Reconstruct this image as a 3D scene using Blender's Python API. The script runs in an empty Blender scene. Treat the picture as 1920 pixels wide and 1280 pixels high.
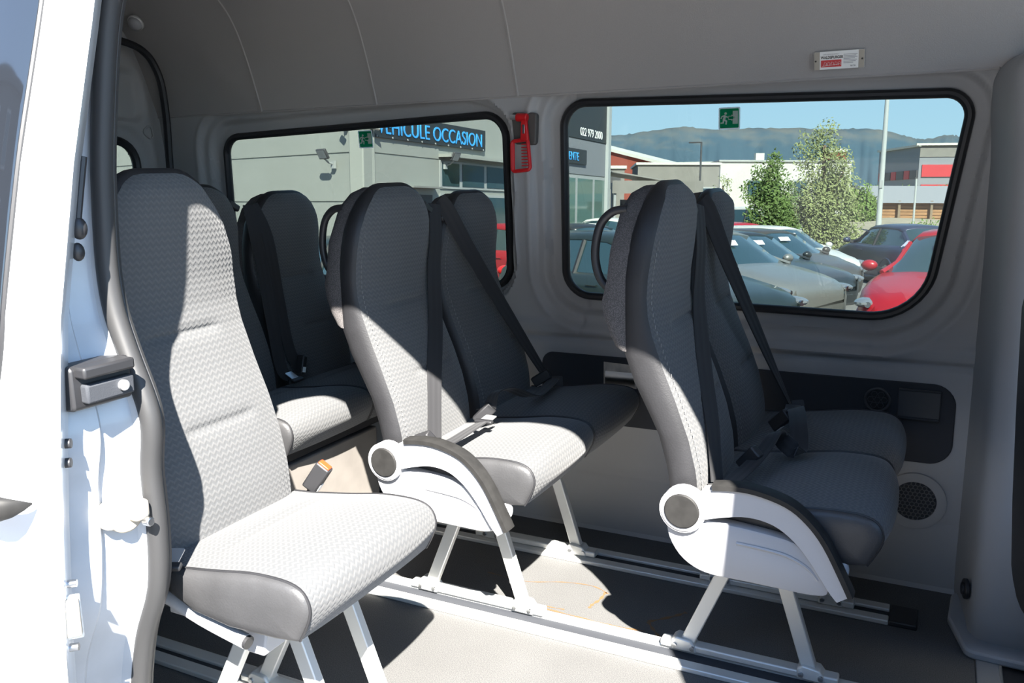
import bpy, bmesh, math, random
import numpy as np
from mathutils import Vector, Matrix, Quaternion
random.seed(7)
S = bpy.context.scene
C = S.collection
PI = math.pi

# ------------------------------------------------------------------ camera
cam = bpy.data.objects.new('camera', bpy.data.cameras.new('camera'))
C.objects.link(cam)
cam.data.sensor_width = 36.0
cam.data.lens = 30.0
cam.data.clip_start = 0.05
cam.data.clip_end = 20000
_y, _p, _r = math.radians(26.7), math.radians(11.37), math.radians(-0.985)
_d = Vector((-math.sin(_y)*math.cos(_p), math.cos(_y)*math.cos(_p), -math.sin(_p)))
_rt = _d.cross(Vector((0, 0, 1))).normalized(); _up = _rt.cross(_d)
_rt, _up = _rt*math.cos(_r)+_up*math.sin(_r), _up*math.cos(_r)-_rt*math.sin(_r)
cam.matrix_world = Matrix(((_rt.x, _up.x, -_d.x, 0), (_rt.y, _up.y, -_d.y, 0), (_rt.z, _up.z, -_d.z, 1.2), (0, 0, 0, 1)))
S.camera = cam

# ------------------------------------------------------------------ sky, sun, exposure
SUN_L = Vector((-0.68, 1.0, -1.19))            # direction the sunlight travels
w = bpy.data.worlds.new('sky'); S.world = w; w.use_nodes = True
nt = w.node_tree; nt.nodes.clear()
# clear summer sky: pale blue at the horizon, deeper blue overhead, the same all round
tc = nt.nodes.new('ShaderNodeTexCoord'); sz = nt.nodes.new('ShaderNodeSeparateXYZ'); nt.links.new(tc.outputs['Generated'], sz.inputs[0])
rmp = nt.nodes.new('ShaderNodeValToRGB'); cr = rmp.color_ramp
cr.elements[0].position = 0.0; cr.elements[0].color = (0.46, 0.67, 0.84, 1)
cr.elements[1].position = 1.0; cr.elements[1].color = (0.15, 0.25, 0.47, 1)
for p_, c_ in ((0.10, (0.39, 0.61, 0.84, 1)), (0.30, (0.28, 0.46, 0.72, 1)), (0.6, (0.19, 0.32, 0.58, 1))):
    e_ = cr.elements.new(p_); e_.color = c_
nt.links.new(sz.outputs[2], rmp.inputs[0])
bg = nt.nodes.new('ShaderNodeBackground'); bg.inputs['Strength'].default_value = 1.22
wo = nt.nodes.new('ShaderNodeOutputWorld')
nt.links.new(rmp.outputs[0], bg.inputs[0]); nt.links.new(bg.outputs[0], wo.inputs[0])
sun = bpy.data.objects.new('sun', bpy.data.lights.new('sun', 'SUN')); C.objects.link(sun)
sun.data.energy = 9.6; sun.data.angle = math.radians(0.55); sun.data.color = (1.0, 0.955, 0.88)
sun.rotation_euler = SUN_L.to_track_quat('-Z', 'Y').to_euler(); sun.location = (6, -9, 12)
S.view_settings.view_transform = 'Standard'
try: S.view_settings.look = 'None'
except Exception: pass
S.view_settings.exposure = 2.0; S.view_settings.gamma = 1.0; S.view_settings.use_curve_mapping = False

# ------------------------------------------------------------------ materials
M = {}
def mat(name, col, rough=0.6, metal=0.0, spec=0.5, bump=0.0, bscale=200.0, var=0.0, vscale=8.0, coat=0.0, emit=None, col2=None):
    m = bpy.data.materials.new(name); m.use_nodes = True; M[name] = m
    nt = m.node_tree; b = nt.nodes['Principled BSDF']
    b.inputs['Base Color'].default_value = (*col, 1); b.inputs['Roughness'].default_value = rough
    b.inputs['Metallic'].default_value = metal; b.inputs['Specular IOR Level'].default_value = spec
    b.inputs['Coat Weight'].default_value = coat
    if bump or var:
        tc = nt.nodes.new('ShaderNodeTexCoord')
    if bump:
        n = nt.nodes.new('ShaderNodeTexNoise'); n.inputs['Scale'].default_value = bscale; n.inputs['Detail'].default_value = 3
        nt.links.new(tc.outputs['Object'], n.inputs['Vector'])
        bp = nt.nodes.new('ShaderNodeBump'); bp.inputs['Strength'].default_value = bump; bp.inputs['Distance'].default_value = 0.002
        nt.links.new(n.outputs['Fac'], bp.inputs['Height']); nt.links.new(bp.outputs[0], b.inputs['Normal'])
    if var:
        n2 = nt.nodes.new('ShaderNodeTexNoise'); n2.inputs['Scale'].default_value = vscale; n2.inputs['Detail'].default_value = 5
        nt.links.new(tc.outputs['Object'], n2.inputs['Vector'])
        mx = nt.nodes.new('ShaderNodeMix'); mx.data_type = 'RGBA'
        c2 = col2 if col2 else tuple(c*(1-var) for c in col)
        c1 = col if col2 else tuple(min(1, c*(1+var)) for c in col)
        mx.inputs['A'].default_value = (*c2, 1); mx.inputs['B'].default_value = (*c1, 1)
        mr = nt.nodes.new('ShaderNodeMapRange'); mr.inputs[1].default_value = 0.35; mr.inputs[2].default_value = 0.65
        nt.links.new(n2.outputs['Fac'], mr.inputs[0]); nt.links.new(mr.outputs[0], mx.inputs['Factor'])
        nt.links.new(mx.outputs['Result'], b.inputs['Base Color'])
    if emit:
        b.inputs['Emission Color'].default_value = (*emit[0], 1); b.inputs['Emission Strength'].default_value = emit[1]
    return m

mat('plastic_grey', (0.37, 0.368, 0.368), 0.62, bump=0.15, bscale=500)
mat('headliner', (0.36, 0.345, 0.335), 0.95, bump=0.35, bscale=350, spec=0.1)
mat('panel_dark', (0.03, 0.033, 0.04), 0.8, bump=0.2, bscale=500)
mat('pillar_grey', (0.33, 0.338, 0.35), 0.6, bump=0.15, bscale=500)
mat('panel_mid', (0.06, 0.062, 0.066), 0.6)
mat('box_greige', (0.17, 0.155, 0.14), 0.8, var=0.1, vscale=10)
mat('speaker_grey', (0.17, 0.17, 0.17), 0.7)
mat('rubber', (0.018, 0.018, 0.02), 0.45)
mat('seal_rubber', (0.032, 0.032, 0.033), 0.5, spec=0.35)
mat('leatherette', (0.019, 0.019, 0.021), 0.48, spec=0.35, bump=0.2, bscale=260, var=0.1, vscale=14)
mat('leather_side', (0.042, 0.042, 0.044), 0.45, spec=0.4, bump=0.2, bscale=260, var=0.12, vscale=10)
mat('black_plastic', (0.02, 0.02, 0.022), 0.45)
mat('pad_black', (0.02, 0.0195, 0.019), 0.55, spec=0.2, var=0.15, vscale=40)
mat('white_plastic', (0.37, 0.37, 0.385), 0.4)
mat('alu', (0.62, 0.62, 0.60), 0.42, metal=0.35)
mat('alu_bright', (0.75, 0.75, 0.76), 0.3, metal=0.8)
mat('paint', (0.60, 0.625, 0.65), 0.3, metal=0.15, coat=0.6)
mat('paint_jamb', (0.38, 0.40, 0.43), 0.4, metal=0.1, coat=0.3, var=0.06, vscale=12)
mat('sealer', (0.62, 0.62, 0.58), 0.7, bump=0.4, bscale=60)
mat('steel', (0.45, 0.46, 0.48), 0.28, metal=1.0)
mat('rust_plastic', (0.62, 0.55, 0.46), 0.6, var=0.2, vscale=30)
mat('cream', (0.40, 0.36, 0.30), 0.6)
mat('door_glass', (0.012, 0.014, 0.018), 0.03, spec=0.9, coat=0.5)
mat('red_plastic', (0.62, 0.012, 0.016), 0.4)
mat('hammer_bracket', (0.09, 0.085, 0.08), 0.6)
mat('white_print', (0.82, 0.82, 0.80), 0.5)
mat('grey_print', (0.35, 0.35, 0.36), 0.5)
mat('black_print', (0.02, 0.02, 0.02), 0.5)
mat('red_print', (0.60, 0.03, 0.035), 0.5)
mat('green_print', (0.01, 0.16, 0.075), 0.45)
mat('orange', (0.70, 0.06, 0.015), 0.35)
mat('stain', (0.15, 0.085, 0.04), 0.6)
mat('foot_metal', (0.7, 0.7, 0.68), 0.45, metal=0.2)
# outside
mat('asphalt', (0.17, 0.165, 0.16), 0.9, bump=0.3, bscale=30, var=0.1, vscale=0.6)
mat('sand', (0.30, 0.26, 0.19), 0.95, var=0.2, vscale=0.7)
mat('field', (0.14, 0.17, 0.06), 0.95, var=0.3, vscale=0.02)
mat('cladding', (0.29, 0.295, 0.27), 0.55, var=0.03, vscale=0.5)
mat('cladding_line', (0.2, 0.2, 0.19), 0.7)
mat('sign_dark', (0.02, 0.024, 0.028), 0.5)
mat('sign_blue', (0.05, 0.36, 0.80), 0.45)
mat('ext_glass', (0.03, 0.06, 0.075), 0.06, spec=0.8)
mat('ext_glass_green', (0.10, 0.17, 0.15), 0.06, spec=0.8)
mat('ext_frame', (0.32, 0.33, 0.33), 0.5)
mat('ext_dark', (0.05, 0.05, 0.055), 0.6)
mat('ext_brick', (0.24, 0.05, 0.03), 0.8)
mat('ext_grey', (0.19, 0.18, 0.165), 0.85, var=0.06, vscale=2)
mat('ext_white', (0.47, 0.465, 0.43), 0.75)
mat('ext_red', (0.42, 0.018, 0.024), 0.6)
mat('ext_bluegrey', (0.19, 0.20, 0.22), 0.7)
mat('timber', (0.28, 0.15, 0.07), 0.85, var=0.15, vscale=1.5)
mat('lamp_pole', (0.36, 0.38, 0.38), 0.5)
mat('dark_facade', (0.05, 0.052, 0.056), 0.6, var=0.1, vscale=2)
mat('bark', (0.20, 0.15, 0.10), 0.9)
mat('leaf_green', (0.085, 0.135, 0.032), 0.7, var=0.35, vscale=3)
mat('leaf_pale', (0.19, 0.215, 0.085), 0.7, var=0.3, vscale=3)
mat('leaf_bush', (0.11, 0.17, 0.035), 0.7, var=0.3, vscale=3)
mat('tyre', (0.02, 0.02, 0.02), 0.8)
mat('rim', (0.5, 0.5, 0.52), 0.3, metal=0.8)
mat('car_glass', (0.02, 0.045, 0.05), 0.04, spec=0.9, coat=0.6)
mat('lens', (0.30, 0.32, 0.34), 0.15, metal=0.6)
mat('tail_red', (0.6, 0.02, 0.02), 0.25)
mat('chrome', (0.45, 0.46, 0.48), 0.3, metal=1.0)
for nm, c_, me in (('car_white', (0.48, 0.48, 0.46), 0), ('car_black', (0.022, 0.026, 0.03), 0.1), ('car_green', (0.018, 0.027, 0.026), 0.1),
                   ('car_silver', (0.23, 0.235, 0.225), 0.5), ('car_grey', (0.085, 0.078, 0.07), 0.4), ('car_red', (0.34, 0.012, 0.02), 0.1), ('car_blue', (0.035, 0.045, 0.085), 0.3),
                   ('car_slate', (0.03, 0.036, 0.04), 0.2)):
    mat(nm, c_, 0.35, metal=me, coat=0.3)

def glass_mat(name, tint, refl=0.06):
    m = bpy.data.materials.new(name); m.use_nodes = True; M[name] = m
    nt = m.node_tree; nt.nodes.clear()
    o = nt.nodes.new('ShaderNodeOutputMaterial'); t = nt.nodes.new('ShaderNodeBsdfTransparent'); g = nt.nodes.new('ShaderNodeBsdfGlossy')
    t.inputs[0].default_value = (*tint, 1); g.inputs['Roughness'].default_value = 0.01
    g.inputs['Color'].default_value = (0.9, 0.95, 1, 1)
    f = nt.nodes.new('ShaderNodeFresnel'); f.inputs['IOR'].default_value = 1.35
    mx = nt.nodes.new('ShaderNodeMixShader')
    nt.links.new(f.outputs[0], mx.inputs[0]); nt.links.new(t.outputs[0], mx.inputs[1]); nt.links.new(g.outputs[0], mx.inputs[2])
    nt.links.new(mx.outputs[0], o.inputs[0]); return m
def trans_mat(name, col):
    m = bpy.data.materials.new(name); m.use_nodes = True; M[name] = m
    nt = m.node_tree; nt.nodes.clear(); o = nt.nodes.new('ShaderNodeOutputMaterial'); mx = nt.nodes.new('ShaderNodeMixShader'); mx.inputs[0].default_value = 0.75
    for k, ty in enumerate(('ShaderNodeBsdfDiffuse', 'ShaderNodeBsdfTranslucent')):
        q = nt.nodes.new(ty); q.inputs['Color'].default_value = (*col, 1); nt.links.new(q.outputs[0], mx.inputs[1+k])
    nt.links.new(mx.outputs[0], o.inputs[0])
trans_mat('film_white', (0.98, 0.98, 0.98)); trans_mat('film_green', (0.02, 0.42, 0.2))
mat('strip_grey', (0.28, 0.29, 0.30), 0.5, metal=0.3)
glass_mat('window_glass', (0.445, 0.478, 0.462))

def fabric_mat(name, c1, c2, per=0.0125):
    m = bpy.data.materials.new(name); m.use_nodes = True; M[name] = m
    nt = m.node_tree; b = nt.nodes['Principled BSDF']; b.inputs['Roughness'].default_value = 0.85; b.inputs['Specular IOR Level'].default_value = 0.25
    b.inputs['Sheen Weight'].default_value = 0.15
    uv = nt.nodes.new('ShaderNodeUVMap'); sp = nt.nodes.new('ShaderNodeSeparateXYZ'); nt.links.new(uv.outputs[0], sp.inputs[0])
    def ma(op, a, bb=None, c=None):
        n = nt.nodes.new('ShaderNodeMath'); n.operation = op
        for i, v in enumerate((a, bb, c)):
            if v is None: continue
            if isinstance(v, (int, float)): n.inputs[i].default_value = v
            else: nt.links.new(v, n.inputs[i])
        return n.outputs[0]
    zz = ma('PINGPONG', ma('DIVIDE', sp.outputs[0], per*0.55), 1.0)
    ph = ma('ADD', ma('DIVIDE', sp.outputs[1], per), ma('MULTIPLY', zz, 0.55))
    s = ma('SINE', ma('MULTIPLY', ph, 2*PI))
    br = ma('SINE', ma('MULTIPLY', ma('DIVIDE', sp.outputs[0], per*1.1), 2*PI))
    h = ma('ADD', ma('MULTIPLY', s, 0.5), ma('MULTIPLY', ma('MULTIPLY', br, s), 0.25))
    fac = ma('MULTIPLY_ADD', h, 0.6, 0.5)
    mr = nt.nodes.new('ShaderNodeMapRange'); mr.interpolation_type = 'SMOOTHSTEP'; mr.inputs[1].default_value = 0.3; mr.inputs[2].default_value = 0.85
    nt.links.new(fac, mr.inputs[0])
    mx = nt.nodes.new('ShaderNodeMix'); mx.data_type = 'RGBA'
    mx.inputs['A'].default_value = (*c1, 1); mx.inputs['B'].default_value = (*c2, 1)
    nt.links.new(mr.outputs[0], mx.inputs['Factor']); nt.links.new(mx.outputs['Result'], b.inputs['Base Color'])
    bp = nt.nodes.new('ShaderNodeBump'); bp.inputs['Strength'].default_value = 0.5; bp.inputs['Distance'].default_value = 0.0015
    nt.links.new(mr.outputs[0], bp.inputs['Height']); nt.links.new(bp.outputs[0], b.inputs['Normal'])
    return m
fabric_mat('fabric', (0.074, 0.076, 0.079), (0.094, 0.094, 0.095))

def net_mat(name):
    m = mat(name, (0.1, 0.095, 0.09), 0.9, spec=0.1); nt = m.node_tree; b = nt.nodes['Principled BSDF']
    tc = nt.nodes.new('ShaderNodeTexCoord'); ck = nt.nodes.new('ShaderNodeTexVoronoi'); ck.inputs['Scale'].default_value = 420
    nt.links.new(tc.outputs['Object'], ck.inputs['Vector'])
    mx = nt.nodes.new('ShaderNodeMix'); mx.data_type = 'RGBA'
    mx.inputs['A'].default_value = (0.13, 0.12, 0.118, 1); mx.inputs['B'].default_value = (0.07, 0.066, 0.066, 1)
    mr = nt.nodes.new('ShaderNodeMapRange'); mr.inputs[1].default_value = 0.2; mr.inputs[2].default_value = 0.6
    nt.links.new(ck.outputs['Distance'], mr.inputs[0]); nt.links.new(mr.outputs[0], mx.inputs['Factor']); nt.links.new(mx.outputs['Result'], b.inputs['Base Color'])
net_mat('net')

def belt_mat():
    m = mat('belt', (0.024, 0.024, 0.026), 0.6, spec=0.2); nt = m.node_tree; b = nt.nodes['Principled BSDF']
    uv = nt.nodes.new('ShaderNodeUVMap'); sp = nt.nodes.new('ShaderNodeSeparateXYZ'); nt.links.new(uv.outputs[0], sp.inputs[0])
    n = nt.nodes.new('ShaderNodeMath'); n.operation = 'MULTIPLY'; n.inputs[1].default_value = 5*PI; nt.links.new(sp.outputs[0], n.inputs[0])
    s = nt.nodes.new('ShaderNodeMath'); s.operation = 'SINE'; nt.links.new(n.outputs[0], s.inputs[0])
    bp = nt.nodes.new('ShaderNodeBump'); bp.inputs['Strength'].default_value = 0.25; bp.inputs['Distance'].default_value = 0.001
    nt.links.new(s.outputs[0], bp.inputs['Height']); nt.links.new(bp.outputs[0], b.inputs['Normal'])
    b.inputs['Sheen Weight'].default_value = 0.12; b.inputs['Sheen Roughness'].default_value = 0.5
belt_mat()

def floor_mat():
    m = mat('floor_vinyl', (0.1, 0.1, 0.1), 0.65, spec=0.3); nt = m.node_tree; b = nt.nodes['Principled BSDF']
    tc = nt.nodes.new('ShaderNodeTexCoord'); n = nt.nodes.new('ShaderNodeTexNoise'); n.inputs['Scale'].default_value = 420; n.inputs['Detail'].default_value = 2
    n2 = nt.nodes.new('ShaderNodeTexNoise'); n2.inputs['Scale'].default_value = 5; n2.inputs['Detail'].default_value = 4
    for q in (n, n2): nt.links.new(tc.outputs['Object'], q.inputs['Vector'])
    r = nt.nodes.new('ShaderNodeValToRGB'); r.color_ramp.elements[0].position = 0.3; r.color_ramp.elements[0].color = (0.066, 0.067, 0.069, 1)
    r.color_ramp.elements[1].position = 0.72; r.color_ramp.elements[1].color = (0.16, 0.157, 0.152, 1)
    mul = nt.nodes.new('ShaderNodeMix'); mul.data_type = 'RGBA'; mul.blend_type = 'MULTIPLY'; mul.inputs['Factor'].default_value = 0.25
    nt.links.new(n.outputs['Fac'], r.inputs[0]); nt.links.new(r.outputs[0], mul.inputs['A']); nt.links.new(n2.outputs['Fac'], mul.inputs['B'])
    nt.links.new(mul.outputs['Result'], b.inputs['Base Color'])
floor_mat()

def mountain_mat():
    m = mat('mountain_hazed', (0.2, 0.25, 0.27), 0.95, spec=0.0); nt = m.node_tree; b = nt.nodes['Principled BSDF']
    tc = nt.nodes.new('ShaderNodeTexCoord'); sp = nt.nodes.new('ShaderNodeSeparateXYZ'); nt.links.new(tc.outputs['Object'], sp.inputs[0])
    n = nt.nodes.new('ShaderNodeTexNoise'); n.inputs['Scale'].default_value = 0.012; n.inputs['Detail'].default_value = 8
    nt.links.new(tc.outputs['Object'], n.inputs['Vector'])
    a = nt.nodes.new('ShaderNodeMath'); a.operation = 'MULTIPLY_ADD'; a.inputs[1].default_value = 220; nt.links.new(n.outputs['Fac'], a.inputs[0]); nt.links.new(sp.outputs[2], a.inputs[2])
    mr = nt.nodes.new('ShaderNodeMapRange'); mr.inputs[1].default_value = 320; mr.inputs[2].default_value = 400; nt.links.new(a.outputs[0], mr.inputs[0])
    mx = nt.nodes.new('ShaderNodeMix'); mx.data_type = 'RGBA'; mx.inputs['A'].default_value = (0.062, 0.10, 0.13, 1); mx.inputs['B'].default_value = (0.125, 0.135, 0.135, 1)  # forest and limestone colours with the blue of distance haze mixed in
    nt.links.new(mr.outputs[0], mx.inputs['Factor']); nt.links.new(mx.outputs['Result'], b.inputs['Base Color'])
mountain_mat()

# ------------------------------------------------------------------ mesh builder
class MB:
    def __init__(s): s.v = []; s.f = []; s.uv = {}
    def add(s, vs, fs, uvs=None):
        o = len(s.v); s.v += [tuple(v) for v in vs]
        for k, f in enumerate(fs):
            if uvs: s.uv[len(s.f)] = [uvs[i] for i in f]
            s.f.append(tuple(i+o for i in f))
        return s
    def box(s, c, sz, R=None):
        h = [x/2 for x in sz]; vs = []
        for z in (-1, 1):
            for x, y in ((-1, -1), (1, -1), (1, 1), (-1, 1)):
                p = Vector((x*h[0], y*h[1], z*h[2]))
                if R is not None: p = R @ p
                vs.append(p+Vector(c))
        return s.add(vs, [(3, 2, 1, 0), (4, 5, 6, 7), (0, 1, 5, 4), (1, 2, 6, 5), (2, 3, 7, 6), (3, 0, 4, 7)])
    def bar(s, a, b, wx, wy, up=(0, 1, 0)):
        a, b = Vector(a), Vector(b); t = (b-a).normalized(); u = Vector(up); u = (u-t*u.dot(t)).normalized(); q = t.cross(u)
        vs = [p+q*i*wx/2+u*j*wy/2 for p in (a, b) for i, j in ((-1, -1), (1, -1), (1, 1), (-1, 1))]
        return s.add(vs, [(3, 2, 1, 0), (4, 5, 6, 7), (0, 1, 5, 4), (1, 2, 6, 5), (2, 3, 7, 6), (3, 0, 4, 7)])
    def sweep(s, path, prof, closed=False, up=None, cap=True):
        P = [Vector(p) for p in path]; n = len(P); rings = []
        u = None
        for i in range(n):
            if closed: t = (P[(i+1) % n]-P[i-1]).normalized()
            else: t = (P[min(i+1, n-1)]-P[max(i-1, 0)]).normalized()
            if up is not None: u0 = Vector(up)
            elif u is None: u0 = Vector((0, 0, 1)) if abs(t.z) < 0.9 else Vector((0, 1, 0))
            else: u0 = u
            u = (u0-t*u0.dot(t))
            u = u.normalized() if u.length > 1e-6 else t.orthogonal().normalized()
            q = t.cross(u)
            rings.append([P[i]+q*a+u*b for a, b in prof])
        return s.loft(rings, closed, cap)
    def tube(s, path, r, n=8, closed=False, sx=1.0, sy=1.0, up=None):
        prof = [(r*sx*math.cos(2*PI*k/n), r*sy*math.sin(2*PI*k/n)) for k in range(n)]
        return s.sweep(path, prof, closed, up)
    def loft(s, rings, closed=False, cap=True):
        n = len(rings[0]); vs = [p for r in rings for p in r]; m = len(rings); fs = []
        for i in range(m if closed else m-1):
            for k in range(n):
                a, b = i*n+k, i*n+(k+1) % n; j = (i+1) % m
                fs.append((a, b, j*n+(k+1) % n, j*n+k))
        if cap and not closed: fs += [tuple(range(n))[::-1], tuple(range((m-1)*n, m*n))]
        return s.add(vs, fs)
    def grid(s, rows, uv=True):
        m, n = len(rows), len(rows[0]); vs = [p for r in rows for p in r]
        uvs = None
        if uv:
            A = np.array([[tuple(p) for p in r] for r in rows], float)
            du = np.linalg.norm(np.diff(A, axis=1), axis=2); dv = np.linalg.norm(np.diff(A, axis=0), axis=2)
            U = np.zeros((m, n)); U[:, 1:] = np.cumsum(du, axis=1); U -= U[:, [n//2]]
            V = np.zeros((m, n)); V[1:, :] = np.cumsum(dv, axis=0).mean(axis=1)[:, None]
            uvs = [(U[i, j], V[i, j]) for i in range(m) for j in range(n)]
        fs = [(i*n+j, i*n+j+1, (i+1)*n+j+1, (i+1)*n+j) for i in range(m-1) for j in range(n-1)]
        return s.add(vs, fs, uvs)
    def prism(s, poly, fn0, fn1):
        n = len(poly); vs = [fn0(*p) for p in poly]+[fn1(*p) for p in poly]
        fs = [tuple(range(n))[::-1], tuple(range(n, 2*n))]+[(k, (k+1) % n, n+(k+1) % n, n+k) for k in range(n)]
        return s.add(vs, fs)
    def plate(s, poly, y0, y1):       # polygon in x,z extruded along y
        return s.prism(poly, lambda x, z: (x, y0, z), lambda x, z: (x, y1, z))
    def cyl(s, a, b, r, n=20, r2=None):
        a, b = Vector(a), Vector(b); t = (b-a).normalized(); u = t.orthogonal().normalized(); q = t.cross(u); r2 = r if r2 is None else r2
        ring = lambda p, rr: [p+(u*math.cos(2*PI*k/n)+q*math.sin(2*PI*k/n))*rr for k in range(n)]
        return s.loft([ring(a, r), ring(b, r2)])
    def dome(s, c, axis, r, h, n=20, m=6):
        c, t = Vector(c), Vector(axis).normalized(); u = t.orthogonal().normalized(); q = t.cross(u)
        return s.loft([[c+t*h*math.sin(k/m*PI/2)+(u*math.cos(2*PI*j/n)+q*math.sin(2*PI*j/n))*max(r*math.cos(k/m*PI/2), 1e-4) for j in range(n)] for k in range(m+1)])
    def ell(s, c, r, n=14, m=9):
        rings = []
        for i in range(m+1):
            th = -PI/2+PI*i/m; rr = max(math.cos(th), 1e-3)
            rings.append([(c[0]+r[0]*rr*math.cos(2*PI*k/n), c[1]+r[1]*rr*math.sin(2*PI*k/n), c[2]+r[2]*math.sin(th)) for k in range(n)])
        return s.loft(rings)
    def build(s, name, m, parent=None, sharp=38, bevel=0.0, bseg=2, flip=False, recalc=True):
        me = bpy.data.meshes.new(name); me.from_pydata(s.v, [], s.f)
        if s.uv:
            ul = me.uv_layers.new(name='uv')
            for pi, p in enumerate(me.polygons):
                if pi in s.uv:
                    for li, u in zip(p.loop_indices, s.uv[pi]): ul.data[li].uv = u
        if recalc:
            bm = bmesh.new(); bm.from_mesh(me); bmesh.ops.recalc_face_normals(bm, faces=bm.faces); bm.to_mesh(me); bm.free()
        if flip: me.flip_normals()
        me.materials.append(M[m])
        if sharp:
            me.shade_smooth(); me.set_sharp_from_angle(angle=math.radians(sharp))
        o = bpy.data.objects.new(name, me); C.objects.link(o)
        if parent is not None: o.parent = parent
        if bevel:
            b = o.modifiers.new('bevel', 'BEVEL'); b.width = bevel; b.segments = bseg; b.limit_method = 'ANGLE'; b.angle_limit = math.radians(35)
        return o

def tag(o, label=None, cat=None, group=None, kind=None):
    if label: o['label'] = label
    if cat: o['category'] = cat
    if group: o['group'] = group
    if kind: o['kind'] = kind
    return o
def thing(name, label, cat, loc=(0, 0, 0), rz=0, group=None, kind=None):
    o = bpy.data.objects.new(name, None); C.objects.link(o); o.location = loc; o.rotation_euler = (0, 0, rz); o.empty_display_size = 0.1
    return tag(o, label, cat, group, kind)
# frame of the car park outside: the van stands on a slope of 2.9 degrees against it
EM = Matrix.Translation((0, 0, -0.6)) @ Matrix.Rotation(math.radians(-2.9), 4, 'X')
def ething(name, label, cat, loc=(0, 0, 0), rz=0, group=None, kind=None):
    o = thing(name, label, cat, group=group, kind=kind)
    o.matrix_world = EM @ Matrix.Translation(loc) @ Matrix.Rotation(rz, 4, 'Z'); return o
def rbox(name, m, parent, c, sz, bevel=0.004, R=None, seg=2): return MB().box(c, sz, R).build(name, m, parent, bevel=bevel, bseg=seg)
def rpoly(pts, rad, seg=8):
    """closed polygon with rounded corners"""
    out = []; n = len(pts)
    if not isinstance(rad, (list, tuple)): rad = [rad]*n
    for i in range(n):
        p, a, b = Vector(pts[i]), Vector(pts[i-1]), Vector(pts[(i+1) % n])
        u, v = (a-p).normalized(), (b-p).normalized(); ang = u.angle(v); t = min(rad[i]/math.tan(ang/2), 0.48*(a-p).length, 0.48*(b-p).length); r = t*math.tan(ang/2)
        c = p+(u+v).normalized()*(r/math.sin(ang/2)); s0, s1 = p+u*t-c, p+v*t-c
        for k in range(seg+1):
            q = k/seg; d = (s0*(1-q)+s1*q).normalized()*r; out.append(tuple(c+d))
    return out
def resample(pts, step, closed=False):
    P = [Vector(p) for p in pts]
    if closed: P.append(P[0])
    out = [P[0]]; 
    for a, b in zip(P, P[1:]):
        n = max(1, int(round((b-a).length/step)))
        for k in range(1, n+1): out.append(a.lerp(b, k/n))
    if closed: out.pop()
    return out
def spline(pts, n=6):
    P = [Vector(p) for p in pts]; out = []
    for i in range(len(P)-1):
        p0, p1, p2, p3 = P[max(i-1, 0)], P[i], P[i+1], P[min(i+2, len(P)-1)]
        for k in range(n):
            t = k/n; out.append(0.5*((2*p1)+(p2-p0)*t+(2*p0-5*p1+4*p2-p3)*t*t+(3*p1-p0-3*p2+p3)*t**3))
    return out+[P[-1]]
def text(name, body, m, parent, size, Mx, depth=0.002, align='LEFT', sx=1.0, bold=0.0):
    cu = bpy.data.curves.new(name, 'FONT'); cu.body = body; cu.size = size; cu.extrude = depth/2; cu.align_x = align; cu.offset = bold
    t = bpy.data.objects.new(name+'_tmp', cu); C.objects.link(t)
    dg = bpy.context.evaluated_depsgraph_get(); me = bpy.data.meshes.new_from_object(t.evaluated_get(dg))
    bpy.data.objects.remove(t); bpy.data.curves.remove(cu)
    me.transform(Mx @ Matrix.Diagonal((sx, 1, 1, 1))); me.materials.clear(); me.materials.append(M[m]); me.name = name
    o = bpy.data.objects.new(name, me); C.objects.link(o)
    if parent is not None: o.parent = parent
    return o
def lerp(x, xs, ys): return float(np.interp(x, xs, ys))

# ================================================================== THE VAN: STRUCTURE
# ---- floor
fl = MB().box((-1.4, 1.70, -0.02), (3.10, 1.72, 0.04)).build('floor', 'floor_vinyl'); tag(fl, 'dark grey speckled vinyl van floor', kind='structure')
def ribbon_flat(pts, wd, z=0.0006):
    P = spline([(x, y, 0) for x, y in pts], 6); L, R = [], []
    for i, p in enumerate(P):
        t = (P[min(i+1, len(P)-1)]-P[max(i-1, 0)]).normalized(); q = Vector((-t.y, t.x, 0))*wd/2*(0.6+0.4*math.sin(i*1.7))
        L.append((p.x+q.x, p.y+q.y, z)); R.append((p.x-q.x, p.y-q.y, z))
    return MB().grid([L, R], uv=False)
for pts, wd in (([(-1.16, 2.115), (-1.03, 2.11), (-0.93, 2.15), (-0.84, 2.165), (-0.78, 2.14)], 0.006), ([(-0.79, 2.145), (-0.79, 2.10), (-0.80, 2.06), (-0.80, 2.04)], 0.012),
                ([(-1.0, 1.99), (-0.85, 1.985), (-0.72, 1.98), (-0.62, 1.99)], 0.008), ([(-1.02, 2.02), (-0.95, 2.0), (-0.86, 2.005)], 0.007),
                ([(-0.98, 1.975), (-0.80, 1.962), (-0.66, 1.965), (-0.56, 1.975)], 0.006), ([(-0.63, 2.04), (-0.6, 2.0), (-0.57, 1.97)], 0.012), ([(-0.63, 2.04), (-0.58, 2.09), (-0.55, 2.13)], 0.014),
                ([(-1.27, 2.0), (-1.2, 1.995), (-1.12, 1.99)], 0.014)):
    ribbon_flat(pts, wd).build('stain', 'stain', fl, sharp=0)
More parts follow.
